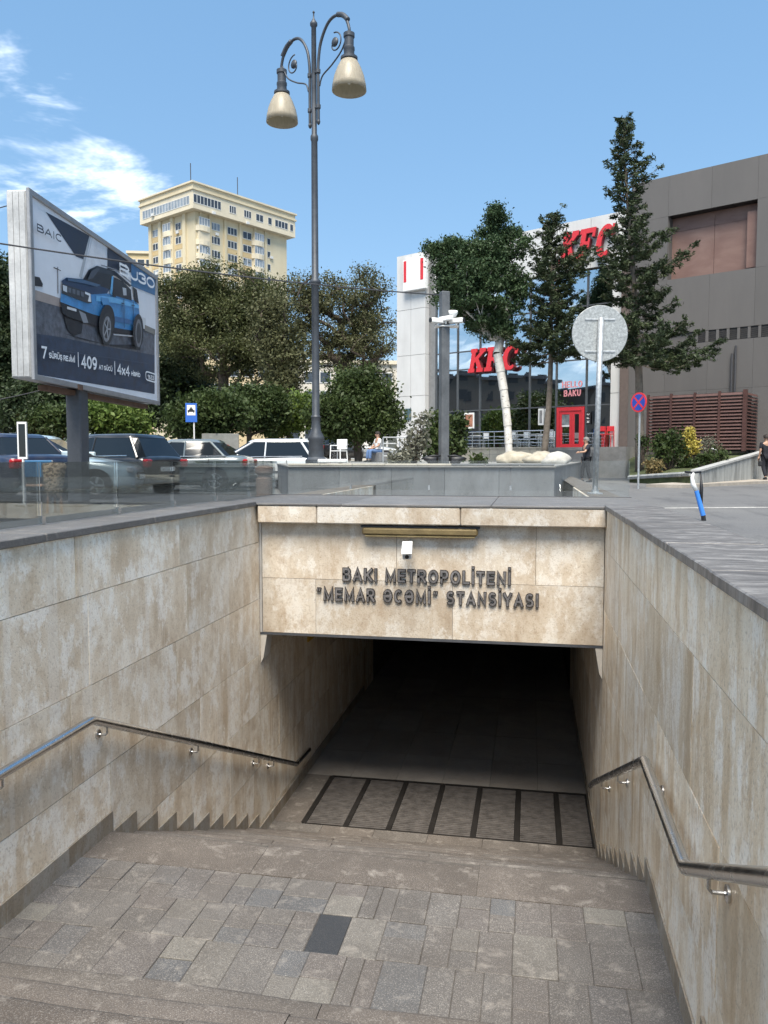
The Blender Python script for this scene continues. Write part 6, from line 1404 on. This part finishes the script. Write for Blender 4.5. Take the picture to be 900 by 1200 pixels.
# boulders and a white sack on the plaza
def rock(lab, px, D, z, sx_, sy_, sz_, seed, mat, nm='boulder', cat='rock'):
    c0 = atz(px, D, z); bm = bmesh.new(); bmesh.ops.create_icosphere(bm, subdivisions=3, radius=1); rng = np.random.default_rng(seed); dirs = rng.normal(size=(7, 3)); ph = rng.random(7) * 6
    for v in bm.verts:
        f = 1 + sum(.06 * math.sin(3 * float(np.dot(d, v.co)) + p) for d, p in zip(dirs, ph)); v.co = Vector((v.co.x * sx_ * f, v.co.y * sy_ * f, max(v.co.z, -.35) * sz_ * f))
    me = bpy.data.meshes.new(nm); bm.to_mesh(me); bm.free(); o = link(nm, me, mat, None, True); o.location = c0 + Vector((0, 0, sz_ * .3)); tag(o, lab, cat); return o
M_ROCK = plain('pale_rock', (.40, .36, .28), .85, 0, .2, 5, .6)
rock('large pale boulder on the plaza below the white trunk', 605, 26, PZ, .62, .5, .28, 3, M_ROCK); rock('medium pale boulder right of the large one', 632, 25, PZ, .42, .4, .30, 4, M_ROCK); rock('white boulder at the right end of the plaza', 652, 23, PZ, .40, .35, .26, 5, plain('white_rock', (.46, .44, .40), .85, 0, .2, 6, .5))
c0 = atz(388, 17, PZ); t = thing('white_bench', 'long white bench on the plaza right of the lamp post', 'bench', tuple(c0)); Mx = Matrix.Translation(c0) @ Matrix.Rotation(YAW, 4, 'Z')
MB(Mx).bbox(-.28, .34, -.14, .14, .05, .13, .02).build('seat', M_WHITE, t); MB(Mx).bbox(-.2, -.12, -.12, .12, 0, .05, .01).build('leg', M_DKGREY, t); MB(Mx).bbox(.16, .24, -.12, .12, 0, .05, .01).build('leg', M_DKGREY, t)
# white railing and garden chairs far behind the lamp post
c0 = atz(335, 39, PZ); t = thing('white_railing', 'low pale railing behind the lamp post', 'railing', tuple(c0)); Mx = Matrix.Translation(c0) @ Matrix.Rotation(YAW, 4, 'Z')
for z in (.5, .75, 1.02): MB(Mx).tube([(0, 0, z), (1.45, 0, z)], .025, 6).build('rail', M_WHITE, t)
for i in range(6): MB(Mx).tube([(.29 * i, 0, 0), (.29 * i, 0, 1.02)], .02, 6).build('post', M_WHITE, t)
c0 = atz(449, 32, PZ); t = thing('plaza_railing', 'dark tube railing left of the restaurant column', 'railing', tuple(c0)); Mx = Matrix.Translation(c0) @ Matrix.Rotation(YAW, 4, 'Z')
for z in (.25, .5, .75, 1.0): MB(Mx).tube([(0, 0, z), (2.0, 0, z)], .025, 6).build('rail', M_GALV, t)
for i in range(4): MB(Mx).tube([(.66 * i, 0, 0), (.66 * i, 0, 1.0)], .03, 6).build('post', M_GALV, t)
def garden_chair(px, D, rz, lab):
    c0 = atz(px, D, PZ); t = thing('garden_chair', lab, 'chair', tuple(c0), 'white garden chairs'); Mx = Matrix.Translation(c0) @ Matrix.Rotation(rz, 4, 'Z')
    MB(Mx).bbox(-.24, .24, -.23, .23, .42, .45, .01).build('seat', M_WHITE, t); MB(Mx).bbox(-.24, .24, .2, .23, .5, .88, .012).build('backrest', M_WHITE, t)
    for a in (-.22, .22):
        for b in (-.21, .21): MB(Mx).tube([(a * 1.1, b * 1.1, 0), (a, b, .64 if b < 0 else .42)], .02, 6).build('leg', M_WHITE, t)
        MB(Mx).bbox(a - .025, a + .025, -.22, .2, .63, .66, .008).build('armrest', M_WHITE, t)
for px, D, rz, lb in ((322, 37, .3, 'white garden chair nearest to the lamp post on its left'), (331, 41, 1.2, 'white garden chair behind the nearest one'), (312, 40, 2.2, 'white garden chair behind the white hatchback'), (397, 30, -.4, 'white garden chair right of the lamp post below the rounded tree')): garden_chair(px, D, rz, lb)
# grey notice board behind the cars
c0 = atz(258, 36, G); t = thing('notice_board', 'blank grey board standing behind the red hatchback', 'board', tuple(c0)); Mx = Matrix.Translation(c0) @ Matrix.Rotation(YAW + .1, 4, 'Z')
MB(Mx).bbox(-.8, .85, -.04, .04, 1.25, 2.05, .015).build('panel', plain('board_grey', (.22, .22, .20), .7), t)
for a in (-.6, .65): MB(Mx).tube([(a, 0, 0), (a, 0, 1.3)], .04, 8).build('post', M_GALV, t)
# small blue plate on the white column
s0, z1 = fsz(474, 479, -.46); s1, z0 = fsz(482, 492, -.46); t = thing('wall_plaque', 'small blue-grey plaque on the white restaurant column', 'sign', tuple(MF @ Vector((s0, -.5, z0)))); MB(MF).bbox(s0, s1, -.50, -.452, z0, z1, .01).build('plate', plain('plaque_blue', (.07, .12, .14), .4), t)

# ================================================================== PEOPLE
M_SKIN = plain('skin', (.42, .25, .17), .55, 0, .06, 8); M_HAIRD = plain('hair_dark', (.025, .018, .014), .7, 0, .3, 40); M_HAIRG = plain('hair_grey', (.20, .19, .18), .7, 0, .3, 40)
def skin_mesh(name, verts, edges, radii, mat, parent, root=0):
    me = bpy.data.meshes.new(name); off = wloc(parent); me.from_pydata([tuple(Vector(v)) for v in verts], edges, []); o = link(name, me, mat, parent)
    md = o.modifiers.new('skin', 'SKIN'); md.use_smooth_shade = True
    for i, r_ in enumerate(radii): me.skin_vertices[0].data[i].radius = r_ if isinstance(r_, tuple) else (r_, r_); me.skin_vertices[0].data[i].use_root = (i == root)
    s_ = o.modifiers.new('sub', 'SUBSURF'); s_.levels = s_.render_levels = 2; return o
def person(lab, loc, rz, J, top_mat, leg_mat, hair_mat, shoe=M_BLACK):
    t = thing('person', lab, 'person', (0, 0, 0)); V = {k_: Vector(v) for k_, v in J.items()}
    order = ['pelvis', 'belly', 'chest', 'neck', 'head', 'crown', 'shL', 'elL', 'wrL', 'shR', 'elR', 'wrR', 'hipL', 'knL', 'anL', 'hipR', 'knR', 'anR']
    idx = {n_: i for i, n_ in enumerate(order)}; E_2 = [('pelvis', 'belly'), ('belly', 'chest'), ('chest', 'neck'), ('neck', 'head'), ('head', 'crown'), ('chest', 'shL'), ('shL', 'elL'), ('elL', 'wrL'), ('chest', 'shR'), ('shR', 'elR'), ('elR', 'wrR'), ('pelvis', 'hipL'), ('hipL', 'knL'), ('knL', 'anL'), ('pelvis', 'hipR'), ('hipR', 'knR'), ('knR', 'anR')]
    rad = {'pelvis': (.13, .11), 'belly': (.13, .10), 'chest': (.15, .11), 'neck': .055, 'head': (.085, .10), 'crown': (.07, .08), 'shL': .06, 'shR': .06, 'elL': .043, 'elR': .043, 'wrL': .030, 'wrR': .030, 'hipL': .085, 'hipR': .085, 'knL': .058, 'knR': .058, 'anL': .04, 'anR': .04}
    skin_mesh('body', [V[n_] for n_ in order], [(idx[a], idx[b]) for a, b in E_2], [rad[n_] for n_ in order], M_SKIN, t)
    so_ = ['belly', 'pelvis', 'chest', 'shL', 'slL', 'shR', 'slR']; V['slL'] = V['shL'].lerp(V['elL'], .75); V['slR'] = V['shR'].lerp(V['elR'], .75); si = {n_: i for i, n_ in enumerate(so_)}
    skin_mesh('shirt', [V[n_] for n_ in so_], [(si[a], si[b]) for a, b in (('belly', 'pelvis'), ('belly', 'chest'), ('chest', 'shL'), ('shL', 'slL'), ('chest', 'shR'), ('shR', 'slR'))], [(.165, .135), (.17, .14), (.175, .135), .085, .07, .085, .07], top_mat, t)
    to_ = ['pelvis', 'hipL', 'knL', 'anL', 'hipR', 'knR', 'anR']; ti = {n_: i for i, n_ in enumerate(to_)}
    skin_mesh('trousers', [V[n_] + (Vector((0, 0, .03)) if n_[0] == 'a' else Vector()) for n_ in to_], [(ti[a], ti[b]) for a, b in (('pelvis', 'hipL'), ('hipL', 'knL'), ('knL', 'anL'), ('pelvis', 'hipR'), ('hipR', 'knR'), ('knR', 'anR'))], [(.155, .13), .11, .08, .068, .11, .08, .068], leg_mat, t)
    h = V['head']
    m = MB(); rg = []
    for f in range(7):
        a = f / 6 * 1.75; rg.append([(h.x + .108 * math.sin(a) * math.cos(b * .5236) , h.y - .015 + .122 * math.sin(a) * math.sin(b * .5236), h.z + .035 + .135 * math.cos(a) + (.05 if (f > 3 and math.sin(b * .5236) > .2) else 0)) for b in range(12)])
    m.add(*loft(rg, False)).build('hair', hair_mat, t, True)
    MB().lathe([(.02, -.02), (.016, .012), (0, .028)], (h.x, h.y + .10, h.z + .005), 8, Vector((0, 1, -.3))).build('nose', M_SKIN, t, True)
    for s_ in (-1, 1):
        MB().lathe([(0, -.004), (.011, 0), (0, .006)], (h.x + s_ * .034, h.y + .098, h.z + .035), 8, Vector((0, 1, 0))).build('eye', M_BLACK, t); MB().lathe([(0, -.012), (.026, 0), (0, .012)], (h.x + s_ * .094, h.y, h.z + .01), 8, Vector((s_, 0, 0))).build('ear', M_SKIN, t)
    MB().bbox(h.x - .028, h.x + .028, h.y + .094, h.y + .102, h.z - .055, h.z - .045, .002).build('mouth', plain('lips', (.30, .12, .10)), t)
    for s_, wk, ek in ((-1, 'wrL', 'elL'), (1, 'wrR', 'elR')):
        w_ = V[wk]; d = (w_ - V[ek]).normalized(); sd_ = d.cross(Vector((0, 1, 0))); sd_ = sd_.normalized() if sd_.length > .1 else Vector((1, 0, 0)); nr = d.cross(sd_)
        m = MB(); m.tube([w_ - d * .02, w_ + d * .045, w_ + d * .09], [.028, .04, .036], 8)
        for q_, l_ in zip((-.026, -.009, .009, .026), (.065, .078, .072, .058)): b0 = w_ + d * .08 + sd_ * q_; m.tube([b0, b0 + d * l_ * .55 + nr * .008, b0 + d * l_ * .9 + nr * .028], [.0095, .009, .007], 6)
        b0 = w_ + d * .03 + sd_ * .034; m.tube([b0, b0 + d * .03 + sd_ * .022, b0 + d * .058 + sd_ * .024 + nr * .012], [.012, .011, .008], 6); m.build('hand', M_SKIN, t, True)
    for k_ in ('anL', 'anR'):
        a = V[k_]; m = MB(); rg = [[(a.x + w_ * math.cos(b * .785), a.y + y, max(.002, zc_ + hh * math.sin(b * .785))) for b in range(8)] for y, w_, hh, zc_ in ((-.085, .025, .03, .035), (-.06, .042, .05, .05), (.02, .045, .05, .05), (.11, .05, .032, .034), (.165, .03, .018, .02))]
        m.add(*loft(rg)).build('shoe', shoe, t, True)
    t.location = loc; t.rotation_euler = (0, 0, rz); return t
STAND = dict(pelvis=(0, 0, .95), belly=(0, .01, 1.10), chest=(0, 0, 1.33), neck=(0, 0, 1.50), head=(0, .02, 1.60), crown=(0, .01, 1.69), shL=(-.19, 0, 1.40), elL=(-.24, -.02, 1.12), wrL=(-.25, .06, .88), shR=(.19, 0, 1.40), elR=(.24, -.02, 1.12), wrR=(.25, .06, .88), hipL=(-.095, 0, .90), knL=(-.10, .03, .50), anL=(-.10, 0, .09), hipR=(.095, 0, .90), knR=(.10, .03, .50), anR=(.10, -.0, .09))
M_TBLK = plain('cloth_black', (.012, .013, .018), .9, 0, .2, 20); M_TDK = plain('cloth_dark', (.018, .02, .03), .9, 0, .2, 20); M_JEAN = plain('cloth_jeans', (.10, .17, .32), .9, 0, .2, 20); M_TWH = plain('cloth_white', (.68, .68, .66), .9, 0, .08, 20)
J = dict(STAND); J.update(elL=(-.26, .16, 1.18), wrL=(-.27, .40, 1.16), knR=(.10, .10, .51), anR=(.10, .12, .09), knL=(-.1, -.03, .5), anL=(-.1, -.12, .09))
person('person in a dark T-shirt and dark trousers beside the round sign post', tuple(atz(687, 31.0, G)), 1.9, J, M_TDK, M_TBLK, M_HAIRG)
J = dict(STAND); J.update(knR=(.10, .14, .52), anR=(.10, .16, .09), knL=(-.1, 0, .5), anL=(-.1, -.2, .09))
person('person in black clothes walking at the right edge with a dark bag', tuple(atz(897.5, 31.0, G + .10)), .25, J, M_TBLK, M_TBLK, M_HAIRD)
hb = atz(892.5, 31.0, G + .10) + Vector((-.02, 0, .52)); t = thing('hand_bag', 'small dark bag carried by the walking person at the right edge', 'bag', tuple(hb)); MB(Matrix.Translation(hb)).bbox(-.10, .10, -.06, .06, 0, .22, .03).build('bag_body', M_BLACK, t); MB(Matrix.Translation(hb)).tube([(-.07, 0, .2), (-.05, 0, .34), (.05, 0, .34), (.07, 0, .2)], .01, 6).build('handle', M_BLACK, t)
J = dict(STAND); dz = -.45
J = {k_: ((v[0], v[1], v[2] + dz) if not k_.startswith(('kn', 'an')) else v) for k_, v in J.items()}; J.update(knL=(-.12, .42, .50), anL=(-.12, .44, .09), knR=(.12, .42, .50), anR=(.12, .46, .09), elL=(-.25, .08, .70), wrL=(-.14, .30, .60), elR=(.25, .08, .70), wrR=(.14, .30, .60))
person('person in a white top and blue jeans sitting below the rounded dark tree', tuple(atz(443, 34.0, PZ)), 2.2, J, M_TWH, M_JEAN, M_HAIRD)
c0 = atz(443, 34.0, PZ); t = thing('stone_seat', 'low stone seat under the sitting person', 'bench', tuple(c0)); MB(Matrix.Translation(c0) @ Matrix.Rotation(2.2, 4, 'Z')).bbox(-.5, .5, -.28, .16, 0, .41, .02).build('block', M_CONC, t)
